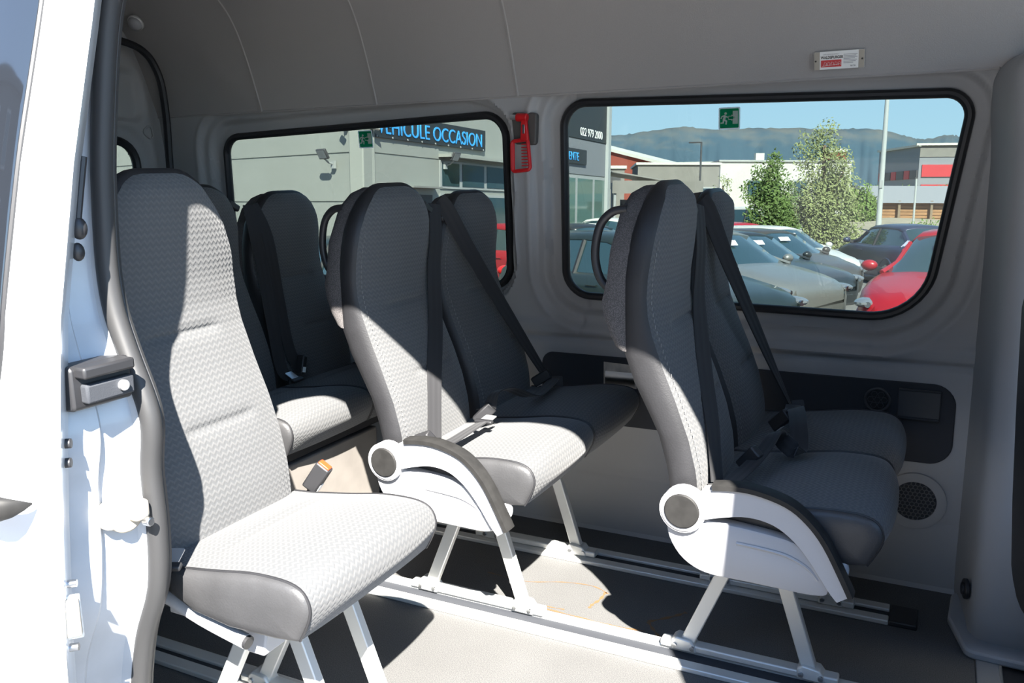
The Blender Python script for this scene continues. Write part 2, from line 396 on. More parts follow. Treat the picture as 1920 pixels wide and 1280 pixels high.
# step strip and well in front
st = MB().box((0.178, 1.60, -0.008), (0.052, 1.3, 0.022)).build('trim_1', 'strip_grey', bevel=0.003); tag(st, 'grey metal edge strip across the floor', kind='structure')
cf = MB().box((0.81, 1.7, -0.02), (1.2, 1.72, 0.03)); cf = cf.build('floor_cab', 'black_plastic'); tag(cf, 'black cab floor mat', kind='structure')
rbox('mat_rib', 'black_plastic', cf, (0.36, 1.95, 0.0), (0.12, 0.012, 0.014), 0.004)
rbox('mat_rib', 'black_plastic', cf, (0.36, 1.80, 0.0), (0.12, 0.012, 0.014), 0.004)

# ---- far wall: height field with two window openings
def Yw(z): return lerp(z, [-0.1, 0.0, 0.62, 0.66, 0.80, 1.43, 1.6], [2.545, 2.55, 2.566, 2.575, 2.575, 2.512, 2.49])
def Yg(z): return Yw(z)+0.056
WIN1 = rpoly([(-1.112, 0.787), (-0.03, 0.768), (0.053, 1.375), (-1.092, 1.402)], [0.085, 0.16, 0.06, 0.075], 10)
WIN2 = rpoly([(-2.585, 0.800), (-1.318, 0.800), (-1.300, 1.380), (-2.53, 1.342)], [0.08, 0.085, 0.075, 0.075], 10)
def sdf_poly(poly, X, Z):
    P = np.array(poly); Q = np.roll(P, -1, axis=0); d = np.full(X.shape, 1e9); ins = np.zeros(X.shape, bool)
    for (ax, az), (bx, bz) in zip(P, Q):
        ex, ez = bx-ax, bz-az; t = np.clip(((X-ax)*ex+(Z-az)*ez)/(ex*ex+ez*ez+1e-12), 0, 1)
        d = np.minimum(d, np.hypot(X-ax-t*ex, Z-az-t*ez))
        c = ((az > Z) != (bz > Z)) & (X < (bx-ax)*(Z-az)/((bz-az) if abs(bz-az) > 1e-9 else 1e-9)+ax); ins ^= c
    return np.where(ins, -d, d)
def sm(a, b, x): t = np.clip((x-a)/(b-a), 0, 1); return t*t*(3-2*t)
xs_ = np.arange(-2.96, 0.171, 0.0075); zs_ = np.arange(0.0, 1.521, 0.0075)
XX, ZZ = np.meshgrid(xs_, zs_)
d1, d2 = sdf_poly(WIN1, XX, ZZ), sdf_poly(WIN2, XX, ZZ); dd = np.minimum(d1, d2)
de = np.minimum(d1, d2*(1+1.3*sm(-1.45, -1.30, XX)))      # the rear window has a narrow frame on its pillar side
base = np.interp(ZZ, [-0.1, 0.0, 0.62, 0.66, 0.80, 1.43, 1.6], [2.545, 2.55, 2.566, 2.575, 2.575, 2.512, 2.49])
rel = 0.034*(1-sm(0.045, 0.062, de))+0.018*(1-sm(0.088, 0.104, de))-0.004*np.exp(-((de-0.110)/0.009)**2)
# shallow panel steps below the windows, with two vertical dividing lines
step_ = 0.014*sm(0.652, 0.664, ZZ)*(1-sm(0.695, 0.712, ZZ))
groove = 0.009*np.exp(-((ZZ-0.648)/0.006)**2)+0.003*np.exp(-((ZZ-0.20)/0.006)**2)
for gx in (-0.165, -1.04): groove += 0.006*np.exp(-((XX-gx)/0.007)**2)*((ZZ > 0.655) & (ZZ < 0.78))
for gx in (-1.05, -0.02, -1.42): groove += 0.004*np.exp(-((XX-gx)/0.006)**2)*((ZZ > 1.40) & (ZZ < 1.46))
YY = base+rel-step_*0.8+groove
mb = MB(); nx, nz = len(xs_), len(zs_)
mb.v = [(float(XX[j, i]), float(YY[j, i]), float(ZZ[j, i])) for j in range(nz) for i in range(nx)]
inn = dd < -0.004
for j in range(nz-1):
    for i in range(nx-1):
        if inn[j, i] and inn[j, i+1] and inn[j+1, i] and inn[j+1, i+1]: continue
        mb.f.append((j*nx+i, j*nx+i+1, (j+1)*nx+i+1, (j+1)*nx+i))
wl = mb.build('wall_left', 'plastic_grey', sharp=60, recalc=False); tag(wl, 'grey moulded plastic side trim of the van', kind='structure')
# outer sheet of the same side, so the wall has thickness
mb = MB()
for a, b, c_, d_ in ((-3.0, 0.2, -0.35, 0.74), (-3.0, 0.2, 1.44, 1.9), (-3.0, -2.62, 0.74, 1.44), (-1.29, -1.13, 0.74, 1.44), (0.08, 0.2, 0.74, 1.44)):
    y = lambda z: Yg(z)+0.03
    mb.add([(a, y(c_), c_), (b, y(c_), c_), (b, y(d_), d_), (a, y(d_), d_)], [(0, 1, 2, 3)])
mb.build('outer_sheet', 'paint', wl, sharp=0)
def window(name, poly, label):
    g = MB().prism(poly, lambda x, z: (x, Yg(z)-0.002, z), lambda x, z: (x, Yg(z)+0.002, z)).build(name, 'window_glass', sharp=0)
    tag(g, label, kind='structure')
    path = [(x, Yg(z)-0.006, z) for x, z in poly]
    MB().tube(resample(path, 0.03, True), 0.013, 10, closed=True, sx=1.0, sy=1.3, up=(0, 1, 0)).build('gasket', 'rubber', g)
    return g
window('window_1', WIN1, 'large tinted side window with mountain view')
window('window_2', WIN2, 'tinted side window with showroom view')
# charcoal insert board
ip = rpoly([(-1.175, 0.372), (0.072, 0.372), (0.072, 0.600), (-1.175, 0.600)], [0.06, 0.06, 0.06, 0.04], 8)
ipo = MB().prism(ip, lambda x, z: (x, Yw(z)+0.002, z), lambda x, z: (x, Yw(z)-0.006, z)).build('insert_panel', 'panel_dark', wl, bevel=0.003)
ipo['label'] = 'charcoal insert board'
# metal seen through a cut-out
co = MB().plate([(-0.952, 0.505), (-0.84, 0.502), (-0.84, 0.578), (-0.952, 0.582)], Yw(0.54)-0.009, Yw(0.54)-0.005).build('cutout', 'rust_plastic', ipo)
mb = MB()
rows = [[(x, Yw(0.54)-0.010-0.004*math.sin((z-0.51)/0.064*PI*1.6), z) for x in (-0.946, -0.9, -0.846)] for z in np.linspace(0.509, 0.575, 14)]
mb.grid(rows, uv=False).build('sheet_metal', 'steel', co, sharp=60)
# small round vent, flip tray
def ringplate(name, m, parent, c, r0, r1, y0, y1, n=40):
    mb = MB(); rr = [[(c[0]+r*math.cos(2*PI*k/n), y, c[1]+r*math.sin(2*PI*k/n)) for k in range(n)] for r, y in ((r1, y0), (r1*0.99, y1), ((r0+r1)/2, y1-0.002 if y1 < y0 else y1), (r0, y1), (r0, y0))]
    return mb.loft(rr, cap=False).build(name, m, parent)
yv = Yw(0.54)-0.006
v = ringplate('round_vent', 'panel_mid', ipo, (-0.127, 0.543), 0.029, 0.036, yv, yv-0.008)
MB().cyl((-0.127, yv+0.001, 0.543), (-0.127, yv-0.003, 0.543), 0.03, 32).build('vent_plate', 'black_plastic', v)
for k in range(7):
    a = k*PI/3; rr = 0.0 if k == 6 else 0.018
    MB().tube([(-0.127+rr*math.cos(a)+0.0085*math.cos(q*PI/3), yv-0.0035, 0.543+rr*math.sin(a)+0.0085*math.sin(q*PI/3)) for q in range(6)], 0.0012, 5, closed=True).build('vent_cell', 'panel_mid', v)
tr = rbox('flip_tray', 'panel_mid', ipo, (-0.02, yv-0.004, 0.54), (0.108, 0.012, 0.086), 0.003)
rbox('tray_lip', 'panel_dark', tr, (-0.02, yv-0.0115, 0.501), (0.104, 0.006, 0.007), 0.002)
rbox('tray_lip', 'panel_dark', tr, (-0.02, yv-0.011, 0.58), (0.104, 0.004, 0.004), 0.0015)
# big round loudspeaker grille
ys = Yw(0.26); sp_ = ringplate('speaker_rim', 'plastic_grey', wl, (-0.012, 0.258), 0.057, 0.083, ys+0.002, ys-0.006, 48)
MB().cyl((-0.012, ys+0.002, 0.258), (-0.012, ys-0.002, 0.258), 0.058, 40).build('speaker_cone', 'panel_dark', sp_)
mb = MB(); hr = 0.0066
for q in range(-5, 6):
    for r_ in range(-5, 6):
        cx, cz = -0.012+hr*1.78*(q+r_/2), 0.258+hr*1.54*r_
        if math.hypot(cx+0.012, cz-0.258) > 0.053: continue
        mb.tube([(cx+hr*math.cos(PI/6+k*PI/3), ys-0.0035, cz+hr*math.sin(PI/6+k*PI/3)) for k in range(6)], 0.0013, 4, closed=True)
mb.build('speaker_mesh', 'speaker_grey', sp_)
# skirting lip at the floor
rows = [[(x, 2.55-o, z) for x in (-2.9, -2.2, -1.5, -0.8, 0.12)] for o, z in ((0, 0.012), (0.006, 0.004), (0.008, 0.0))]
MB().grid(rows, uv=False).build('skirting_lip', 'plastic_grey', wl)

# ---- headliner
HL = [(2.508, 1.428), (2.485, 1.50), (2.45, 1.60), (2.405, 1.70), (2.35, 1.772), (2.27, 1.825), (2.12, 1.862), (1.9, 1.882), (1.7, 1.888), (1.45, 1.882), (1.25, 1.862), (1.12, 1.825), (1.03, 1.765), (1.0, 1.72)]
HLs = spline([(0, y, z) for y, z in HL], 4)
rows = [[(x, p.y, p.z) for p in HLs] for x in (-3.0, -2.6, -2.28, -1.76, -1.223, -0.6, 0.0, 0.5, 1.0)]
ce = MB().grid(rows, uv=False).build('ceiling', 'headliner', sharp=60); tag(ce, 'grey fabric headliner of the high roof', kind='structure')
for x in (-2.28, -1.765, -1.226, -0.60 + 0.95):
    MB().tube([(x, p.y-0.0005 if p.y > 1.7 else p.y+0.0005, p.z-0.0005) for p in HLs], 0.0042, 6).build('seam', 'headliner', ce)
MB().tube([(x, 2.511, 1.427) for x in np.linspace(-2.9, 0.1, 12)], 0.005, 6).build('edge_piping', 'headliner', ce)
# roof sheet
rows = [[(x, y, z) for y, z in ((2.60, 1.42), (2.52, 1.74), (2.36, 1.88), (2.0, 1.945), (1.7, 1.95), (1.4, 1.945), (1.08, 1.88), (1.01, 1.82), (0.995, 1.77))] for x in (-3.1, 1.05)]
rf = MB().grid(rows, uv=False).build('roof', 'paint', sharp=60); tag(rf, 'silver high roof sheet of the van', kind='structure')

# ---- rear wall with a door window
R3 = rpoly([(1.62, 0.80), (2.43, 0.80), (2.395, 1.335), (1.68, 1.335)], 0.09, 8)
ys2 = np.arange(0.86, 2.60, 0.0105); zs2 = np.arange(-0.02, 1.92, 0.0105); AY, AZ = np.meshgrid(ys2, zs2)
d3 = sdf_poly(R3, AY, AZ)
top = sdf_poly(rpoly([(2.0, 1.41), (2.452, 1.41), (2.43, 1.60), (2.02, 1.60)], 0.05, 6), AY, AZ)
AX = -2.82-0.03*(1-sm(0.04, 0.08, d3))-0.03*(1-sm(-0.012, 0.008, top))
mb = MB(); ny, nz = len(ys2), len(zs2)
mb.v = [(float(AX[j, i]), float(AY[j, i]), float(AZ[j, i])) for j in range(nz) for i in range(ny)]
for j in range(nz-1):
    for i in range(ny-1):
        if (d3[j:j+2, i:i+2] < -0.004).all(): continue
        mb.f.append((j*ny+i, j*ny+i+1, (j+1)*ny+i+1, (j+1)*ny+i))
wr = mb.build('wall_rear', 'plastic_grey', sharp=60, recalc=False); tag(wr, 'grey rear door trim of the van', kind='structure')
g3 = MB().prism(R3, lambda y, z: (-2.850, y, z), lambda y, z: (-2.854, y, z)).build('window_3', 'window_glass', sharp=0); tag(g3, 'tinted rear door window', kind='structure')
MB().tube(resample([(-2.842, y, z) for y, z in R3], 0.03, True), 0.017, 8, closed=True).build('gasket', 'rubber', g3)
MB().tube(spline([(-2.75, 2.50, 0.3), (-2.75, 2.50, 0.8), (-2.745, 2.482, 1.10), (-2.74, 2.472, 1.24), (-2.73, 2.468, 1.40), (-2.72, 2.452, 1.53), (-2.72, 2.43, 1.60), (-2.72, 2.39, 1.65), (-2.72, 2.31, 1.68), (-2.72, 2.1, 1.70)], 4), 0.014, 8).build('door_seal', 'rubber', wr)
mb = MB().tube([(-2.815, y, z) for y, z in rpoly([(2.42, 1.37), (2.475, 1.33), (2.465, 1.40)], 0.012, 4)], 0.004, 6, closed=True); mb.build('moulded_triangle', 'plastic_grey', wr)

# ---- B pillar trim on the far side
def pil(z):
    rc = 0.075; o = 0.0 if z < 1.385 else rc-math.sqrt(max(0, rc*rc-(z-1.385)**2))
    t = lerp(z, [0, 0.05, 0.1], [0.05, 0.02, 0.0]); lean = lerp(z, [0, 0.8, 1.2, 1.385], [0.0, 0.004, -0.004, -0.016])
    rnd = lerp(z, [1.40, 1.445, 1.46], [0, 0.006, 0.03])
    P = [(0.100, 2.62), (0.108, 2.50), (0.122, 2.42), (0.130, 2.34), (0.135, 2.27), (0.150, 2.235), (0.185, 2.222), (0.26, 2.218), (0.5, 2.215), (0.9, 2.21), (0.9, 2.62)]
    return [(x+(lean+o if x < 0.6 else 0), min(2.62, y+t+(rnd if y < 2.6 else 0)), z) for x, y in P]
zz_ = [0.0, 0.03, 0.06, 0.1, 0.2, 0.4, 0.6, 0.8, 1.0, 1.2, 1.3, 1.36, 1.385, 1.40, 1.415, 1.43, 1.44, 1.45, 1.457, 1.46]
wp = MB().loft([pil(z) for z in zz_]).build('wall_left_pillar', 'pillar_grey', sharp=50); tag(wp, 'blue grey door pillar trim beside the front seat', kind='structure')
# foot flange, grommet, moulded ridge
MB().prism(rpoly([(0.10, 2.52), (0.09, 2.36), (0.13, 2.20), (0.30, 2.19), (0.30, 2.52)], 0.03, 5), lambda x, y: (x, y, 0.0), lambda x, y: (x, y, 0.022)).build('foot_flange', 'pillar_grey', wp, bevel=0.006)
gr = MB().cyl((0.128, 2.305, 0.135), (0.117, 2.303, 0.135), 0.026, 24).build('grommet', 'black_plastic', wp, bevel=0.003)
MB().cyl((0.119, 2.303, 0.135), (0.112, 2.302, 0.135), 0.015, 20).build('grommet_plug', 'rubber', gr, bevel=0.002)
# windscreen end of the cab, closed by a sloping screen frame
mb = MB(); mb.add([(1.0, 0.9, -0.03), (1.0, 2.6, -0.03), (1.0, 2.6, 0.75), (1.0, 0.9, 0.75)], [(0, 1, 2, 3)])
fw = mb.build('wall_front', 'black_plastic', sharp=0); tag(fw, 'black dashboard bulkhead', kind='structure')

# ---- near side of the van with the sliding door opening
Zt = [-0.507, -0.08, 0.24, 0.453, 0.72, 0.987, 1.221, 1.435, 1.627, 1.84]
def Dy(z): return lerp(z, Zt, [0.752, 0.731, 0.720, 0.722, 0.747, 0.781, 0.834, 0.894, 0.944, 0.98])          # skin of the opened door
def By(z): return Dy(z)+lerp(z, Zt, [0.05, 0.05, 0.05, 0.05, 0.05, 0.048, 0.042, 0.036, 0.034, 0.03])          # body skin
def Iy(z): return lerp(z, Zt, [0.94, 0.94, 0.94, 0.94, 0.94, 0.945, 0.957, 0.978, 0.995, 1.02])               # inner flange
REAR = [(-1.233, -0.085), (-1.249, 0.155), (-1.238, 0.28), (-1.207, 0.406), (-1.162, 0.51), (-1.149, 0.615), (-1.149, 0.719), (-1.139, 0.79), (-1.146, 0.84), (-1.181, 0.925), (-1.205, 1.0), (-1.213, 1.09), (-1.207, 1.252), (-1.19, 1.42), (-1.165, 1.50), (-1.13, 1.56), (-1.085, 1.62), (-1.03, 1.67), (-0.97, 1.71), (-0.88, 1.73)]
OPEN = [tuple(p)[:2] for p in spline([(x, z, 0) for x, z in REAR], 4)]+[(-0.5, 1.73), (-0.3, 1.72), (-0.1, 1.69), (0.04, 1.655), (0.11, 1.60), (0.15, 1.50), (0.175, 1.2), (0.175, 0.6), (0.17, 0.1), (0.15, -0.03), (-0.5, -0.04)]
def flare(x, z):
    if x > -0.85: return (x, z+(0.012 if z > 1.6 else 0))
    return (x-lerp(z, [0, 0.5, 0.9, 1.1, 1.7], [0.03, 0.03, 0.025, 0.015, 0.01]), z)
def holed(Yf, path, rect):
    bm = bmesh.new(); vs = [bm.verts.new((x, 0, z)) for x, z in path]; ro = [bm.verts.new((x, 0, z)) for x, z in rect]
    ed = [bm.edges.new((l[i], l[(i+1) % len(l)])) for l in (vs, ro) for i in range(len(l))]
    bmesh.ops.triangle_fill(bm, use_beauty=True, edges=ed)
    for v in bm.verts: v.co.y = Yf(v.co.z)
    bm.verts.index_update(); out = ([tuple(v.co) for v in bm.verts], [tuple(v.index for v in f.verts) for f in bm.faces]); bm.free(); return out
rect = [(-3.05, z) for z in (1.75, 1.42, 1.22, 1.0, 0.75, 0.3, -0.35)]+[(x, -0.35) for x in (-2, -1.2, -0.4, 0.3)]+[(1.0, z) for z in (-0.35, 0.3, 0.75, 1.0, 1.22, 1.42, 1.75)]+[(x, 1.76) for x in (0.3, -0.4, -1.2, -2)]
mb = MB(); mb.add(*holed(By, [flare(x, z) for x, z in OPEN], rect)); mb.add(*holed(Iy, OPEN, rect))
nO = len(OPEN)
def jamb_ring(t, dx):   # between the inner flange (t=0) and the body skin (t=1)
    out = []
    for x, z in OPEN:
        fx, fz = flare(x, z); y = Iy(z)+(By(z)-Iy(z))*t
        out.append((x+(fx-x)*t+(dx if x < -0.9 else 0), y, z+(fz-z)*t))
    return out
rr = [jamb_ring(0, 0), jamb_ring(0.12, 0.0), jamb_ring(0.18, -0.012), jamb_ring(0.55, -0.014), jamb_ring(0.62, -0.003), jamb_ring(0.95, 0), jamb_ring(1, 0)]
mb.loft(rr, cap=False)
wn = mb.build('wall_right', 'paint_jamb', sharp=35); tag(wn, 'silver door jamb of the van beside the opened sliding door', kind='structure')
# door seal
sp0 = [(x+0.004, Iy(z)-0.006, z) for x, z in OPEN]
MB().tube(resample(sp0, 0.03, True), 0.017, 12, closed=True, sx=1.0, sy=1.0).build('door_seal', 'seal_rubber', wn)
MB().tube(resample([(x-0.004, Iy(z)+0.017, z) for x, z in OPEN], 0.03, True), 0.009, 8, closed=True).build('seal_lip', 'seal_rubber', wn)
# weld seams, roller bracket, striker on the jamb
jx = lambda z: lerp(z, [p[1] for p in REAR[:14]], [p[0] for p in REAR[:14]])
MB().tube([(jx(z)-0.018, 0.84+(By(z)-By(0.9))*0.8, z) for z in np.linspace(1.0, 1.5, 10)], 0.003, 6).build('seam_sealer', 'sealer', wn)
rb = MB().plate(rpoly([(-1.20, 0.853), (-1.131, 0.857), (-1.131, 0.926), (-1.20, 0.918)], 0.008, 3), 0.80, 0.905).build('roller_recess', 'black_plastic', wn, bevel=0.004)
rbox('roller_track', 'black_plastic', rb, (-1.124, 0.852, 0.916), (0.03, 0.09, 0.018), 0.004)
rbox('roller_arm', 'panel_dark', rb, (-1.127, 0.857, 0.882), (0.02, 0.085, 0.03), 0.004)
MB().cyl((-1.120, 0.876, 0.884), (-1.110, 0.876, 0.884), 0.0085, 16).build('bolt', 'alu_bright', rb, bevel=0.001)
sk = MB().cyl((-1.176, 0.886, 0.661), (-1.147, 0.884, 0.661), 0.030, 24).build('striker_plate', 'cream', wn, bevel=0.004)
rbox('striker_block', 'cream', sk, (-1.139, 0.897, 0.667), (0.026, 0.03, 0.034), 0.008, seg=3)
MB().cyl((-1.131, 0.901, 0.648), (-1.116, 0.901, 0.648), 0.008, 14).build('striker_pin', 'steel', sk, bevel=0.002)
MB().cyl((-1.168, 0.863, 0.667), (-1.154, 0.861, 0.667), 0.024, 20).build('striker_ring', 'rust_plastic', sk, bevel=0.002)
# sill
si = MB().box((-0.5, 0.89, -0.06), (1.3, 0.12, 0.06)).build('trim_2', 'black_plastic', bevel=0.008); tag(si, 'black sill plate of the door opening', kind='structure')

Rz0 = lambda a: Matrix.Rotation(a, 3, 'Z')
# ---- sliding door, pushed back along the outside
XE = -1.122
zr = [-0.35, -0.2, 0.0, 0.15, 0.3, 0.42, 0.5, 0.58, 0.7, 0.8, 0.9, 1.0, 1.1, 1.22, 1.32, 1.42, 1.52, 1.62, 1.72]
skin = lambda x, z, o=0: (x, Dy(z)+o+0.004*max(0, (x-XE+0.02)/0.02)*0, z)
def edgex(z): return XE+0.0*z
mb = MB(); rows = []
for z in zr:
    r = [(x, Dy(z), z) for x in (-2.45, -2.1, -1.8, -1.6, -1.45, -1.35, -1.25, -1.18, XE-0.012)]
    r += [(XE-0.003, Dy(z)+0.002, z), (XE, Dy(z)+0.006, z), (XE-0.004, Dy(z)+0.011, z), (XE-0.036, Dy(z)+0.045, z), (XE-0.05, Dy(z)+0.052, z), (XE-0.3, Dy(z)+0.052, z)]
    rows.append(r)
do = mb.grid(rows, uv=False).build('door_1', 'paint', sharp=35); tag(do, 'white silver sliding door slid open, with dark window and handle', kind='structure')
# window of the door: bonded dark glass
wx = lambda z: lerp(z, [0.72, 0.76, 0.82, 0.9, 0.96, 1.7], [-1.40, -1.32, -1.275, -1.258, -1.246, -1.226])
zg = [0.74, 0.76, 0.80, 0.86, 0.95, 1.05, 1.15, 1.25, 1.35, 1.45, 1.55, 1.62]
rows = [[(x, Dy(z)-0.004, z) for x in (-2.35, -1.9, -1.6, (wx(z)-1.6)/2, wx(z))] for z in zg]
mb = MB().grid(rows, uv=False)
dg = mb.build('door_window', 'door_glass', do, sharp=60)
m_ = dg.modifiers.new('thick', 'SOLIDIFY'); m_.thickness = 0.005; m_.offset = 0
MB().tube(spline([(wx(z)+0.003, Dy(z)-0.002, z) for z in zg], 3), 0.004, 6).build('window_seal', 'rubber', do)
# handle
hm = MB().loft([[(x, 0.738-0.034*w_+0.012*w_*math.cos(2*PI*k/14), 0.734+0.017*w_*math.sin(2*PI*k/14)) for k in range(14)] for x, w_ in ((-1.38, 1.2), (-1.25, 1.2), (-1.205, 1.2), (-1.183, 1.1), (-1.170, 0.85), (-1.162, 0.45), (-1.159, 0.1))]).build('door_handle', 'pad_black', do)
hm['label'] = 'grey pull handle of the sliding door'
mb = MB().ell((-1.26, Dy(0.73)+0.002, 0.73), (0.06, 0.006, 0.05)); mb.build('handle_cup', 'paint', do)
# stiffening crease, edge bolts, latch plates, rubber stops on the leading edge
MB().tube([(x, Dy(0.50)+0.003, 0.50-0.035*(x+1.12)) for x in (-2.4, -1.9, -1.5, -1.14)], 0.006, 6).build('body_crease', 'paint', do)
for z in (0.812, 0.783): MB().cyl((XE-0.024, Dy(z)+0.026, z), (XE-0.014, Dy(z)+0.034, z), 0.0075, 14).build('edge_bolt', 'black_plastic', do, bevel=0.001)
lp = rbox('latch_plate', 'foot_metal', do, (XE-0.012, Dy(0.52)+0.024, 0.55), (0.008, 0.036, 0.07), 0.002, R=Rz0(-0.75))
for z in (0.60, 0.50): MB().cyl((XE-0.016, Dy(z)+0.024, z), (XE-0.006, Dy(z)+0.032, z), 0.006, 12).build('latch_screw', 'steel', lp)
rbox('latch_tongue', 'cream', lp, (XE-0.004, Dy(0.52)+0.022, 0.552), (0.012, 0.026, 0.06), 0.003, R=Rz0(-0.75))
ds = MB().ell((XE-0.034, Dy(1.12)+0.05, 1.125), (0.012, 0.012, 0.017)).ell((XE-0.036, Dy(1.1)+0.05, 1.09), (0.009, 0.010, 0.014)).build('rubber_stop', 'rubber', do)
MB().tube([(XE-0.035, Dy(z)+0.046, z) for z in (1.14, 1.18, 1.23)], 0.006, 8).build('edge_rubber', 'rubber', do)

# ================================================================== RAILS
def rail(label, yc, wd, x0, x1, cap_=True):
    t = thing('floor_rail', label, 'rail', ((x0+x1)/2, yc, 0), group='seat rails on the van floor'); L = (x1-x0)/2; h = wd/2
    for sgn in (-1, 1):
        MB().box((0, sgn*(h-0.0165), 0.007), (2*L, 0.033, 0.014)).build('flange', 'alu', t, bevel=0.003)
    MB().box((0, 0, 0.003), (2*L, wd-0.064, 0.006)).build('slot_insert', 'panel_dark', t)
    if cap_: MB().box((L+0.035, 0, 0.0075), (0.07, wd, 0.015)).build('end_cap', 'black_plastic', t, bevel=0.004)
    return t
rail('aluminium floor rail nearest the far wall, with black end cap', 2.335, 0.10, -2.72, -0.05)
rail('aluminium floor rail under the sunlit front legs of the double seats', 1.905, 0.11, -2.72, 0.06, False)
rail('aluminium floor rail under the far legs of the single seat', 1.37, 0.085, -2.72, -0.93)
rail('aluminium floor rail under the near legs of the single seat', 1.20, 0.085, -2.72, -0.93)

# ================================================================== SEATS
ZS = [.40, .44, .543, .572, .638, .719, .789, .87, .919, .973, 1.059, 1.1, 1.148, 1.18]
XS = [.012, .01, .003, -.001, -.017, -.046, -.075, -.104, -.114, -.113, -.102, -.097, -.095, -.105]
ZR = [.40, .534, .574, .641, .684, .755, .818, .826, .982, 1.085, 1.167, 1.18]
XR = [-.05, -.056, -.063, -.081, -.101, -.137, -.160, -.160, -.162, -.150, -.136, -.132]
ZM = [.822, .829, .86, .897, .93, .975, 1.041, 1.127, 1.161, 1.172]
XM = [-.168, -.180, -.196, -.209, -.214, -.204, -.198, -.186, -.176, -.160]
ZH = [.40, .55, .70, .85, .97, 1.03, 1.075, 1.11, 1.135, 1.155, 1.168, 1.175, 1.178]
HWt = [.168, .172, .176, .174, .172, .169, .160, .144, .127, .107, .085, .066, .045]
def shell(mb, yc, zrow, hwf, xf, xr, front=False, sides=True, back=True, bulge=0.0, edge=0.006, seams=(), nc=24):
    zr_ = list(zrow)
    if front:
        rows = []
        for z in zr_:
            hw = hwf(z); r = []
            for k in range(nc+1):
                t = -1+2*k/nc; t = math.copysign(abs(t)**0.85, t); x = xf(z)+bulge*(1-abs(t)**3.2)*min(1, hw/0.12)
                for z0, y0, y1 in seams:
                    if y0 < t*hw < y1: x -= 0.007*math.exp(-((z-z0)/0.007)**2)
                r.append((x, yc+t*hw, z))
            rows.append(r)
        mb.grid(rows)
    sil = [(-hwf(z), z) for z in zr_]+[(hwf(z), z) for z in reversed(zr_)]
    if sides:
        cols = []
        for q, o in ((0, 0), (0.12, 0.55), (0.3, 0.95), (0.5, 1), (0.72, 0.95), (0.9, 0.5), (1, 0)):
            row = []
            for y, z in sil:
                nz_ = 0.0 if z < 1.05 else min(1, (z-1.05)/0.1)
                ny_ = math.copysign(math.sqrt(1-min(0.97, nz_*nz_)), y)
                row.append((xf(z)+(xr(z)-xf(z))*q, yc+y+ny_*edge*o, z+nz_*edge*o))
            cols.append(row)
        mb.grid(cols, uv=False)
    if back:
        rows = [[(xr(z)-0.01*(1-abs(-1+2*k/8)**4)*min(1, hwf(z)/0.1), yc+(-1+2*k/8)*hwf(z), z) for k in range(9)] for z in zr_]
        mb.grid(rows, uv=False)
    return mb
zrow_full = sorted(set(list(np.linspace(0.415, 1.05, 50))+[0.868, 0.872, 0.876, 0.690, 0.694, 0.698]+[1.075, 1.095, 1.11, 1.125, 1.14, 1.15, 1.158, 1.165, 1.170, 1.175, 1.178]))
zrow_low = [0.415, 0.48, .534, .574, .60, .641, .684, .72, .755, .79, .818, .828, .86, .9, .94, .982, 1.03, 1.075, 1.11, 1.135, 1.155, 1.168, 1.175, 1.178]
hw_ = lambda z: lerp(z, ZH, HWt); xf_ = lambda z: lerp(z, ZS, XS); xr_ = lambda z: lerp(z, ZR, XR); xm_ = lambda z: lerp(z, ZM, XM)
def backrest(t, yc, handle=0, guide=0, sw=1.0, sh=1.0, taper=None):
    seams = ((0.872, -0.075, 0.095), (0.694, -0.06, 0.11))
    b = shell(MB(), yc, zrow_full, hw_, xf_, xr_, front=True, sides=False, back=False, bulge=0.022, seams=seams).build('backrest', 'fabric', t, sharp=80, recalc=False)
    sb = shell(MB(), yc, zrow_low, hw_, xf_, xr_, edge=0.010).build('side_bolster', 'leatherette', b, sharp=60); sb['label'] = 'black leatherette bolster around the backrest'
    shell(MB(), yc, [z for z in ZM]+[], lambda z: hw_(z)*0.985, lambda z: xr_(z)+0.012, xm_, edge=0.006).build('back_panel', 'net', b, sharp=60)
    # bottom of the panel
    # stitching beside the fabric edge
    mb = MB()
    for sgn in (-1,):
        pts = [Vector((xf_(z)+0.0075, yc+sgn*(hw_(z)-0.013), z)) for z in np.arange(0.47, 1.06, 0.013)]
        for p in pts: mb.bar(p, p+Vector((0, 0, 0.008)), 0.0012, 0.0012)
    mb.build('stitching', 'speaker_grey', b, sharp=0)['kind'] = 'stuff'
    if handle:
        yy = yc+handle*0.13
        MB().tube(spline([(-.172, yy, 1.128), (-.205, yy, 1.122), (-.232, yy, 1.095), (-.244, yy, 1.05), (-.244, yy, 1.01), (-.232, yy, .972), (-.205, yy, .945)], 5), 0.0095, 10).build('grab_handle', 'black_plastic', b)
    if guide:
        yy = yc+guide*0.155
        g = MB().box((-0.115, yy, 1.115), (0.035, 0.05, 0.022), Matrix.Rotation(-0.5*guide, 3, 'X')).build('belt_guide', 'black_plastic', b, bevel=0.005)
    if sw != 1 or sh != 1:
        for o in [b]+list(b.children):
            o.data.transform(Matrix.Translation((0, yc, 0.415)) @ Matrix.Diagonal((1, sw, sh, 1)) @ Matrix.Translation((0, -yc, -0.415)))
            if taper:
                for v in o.data.vertices: v.co.y = yc+(v.co.y-yc)*lerp(v.co.z, taper[0], taper[1])
    return b
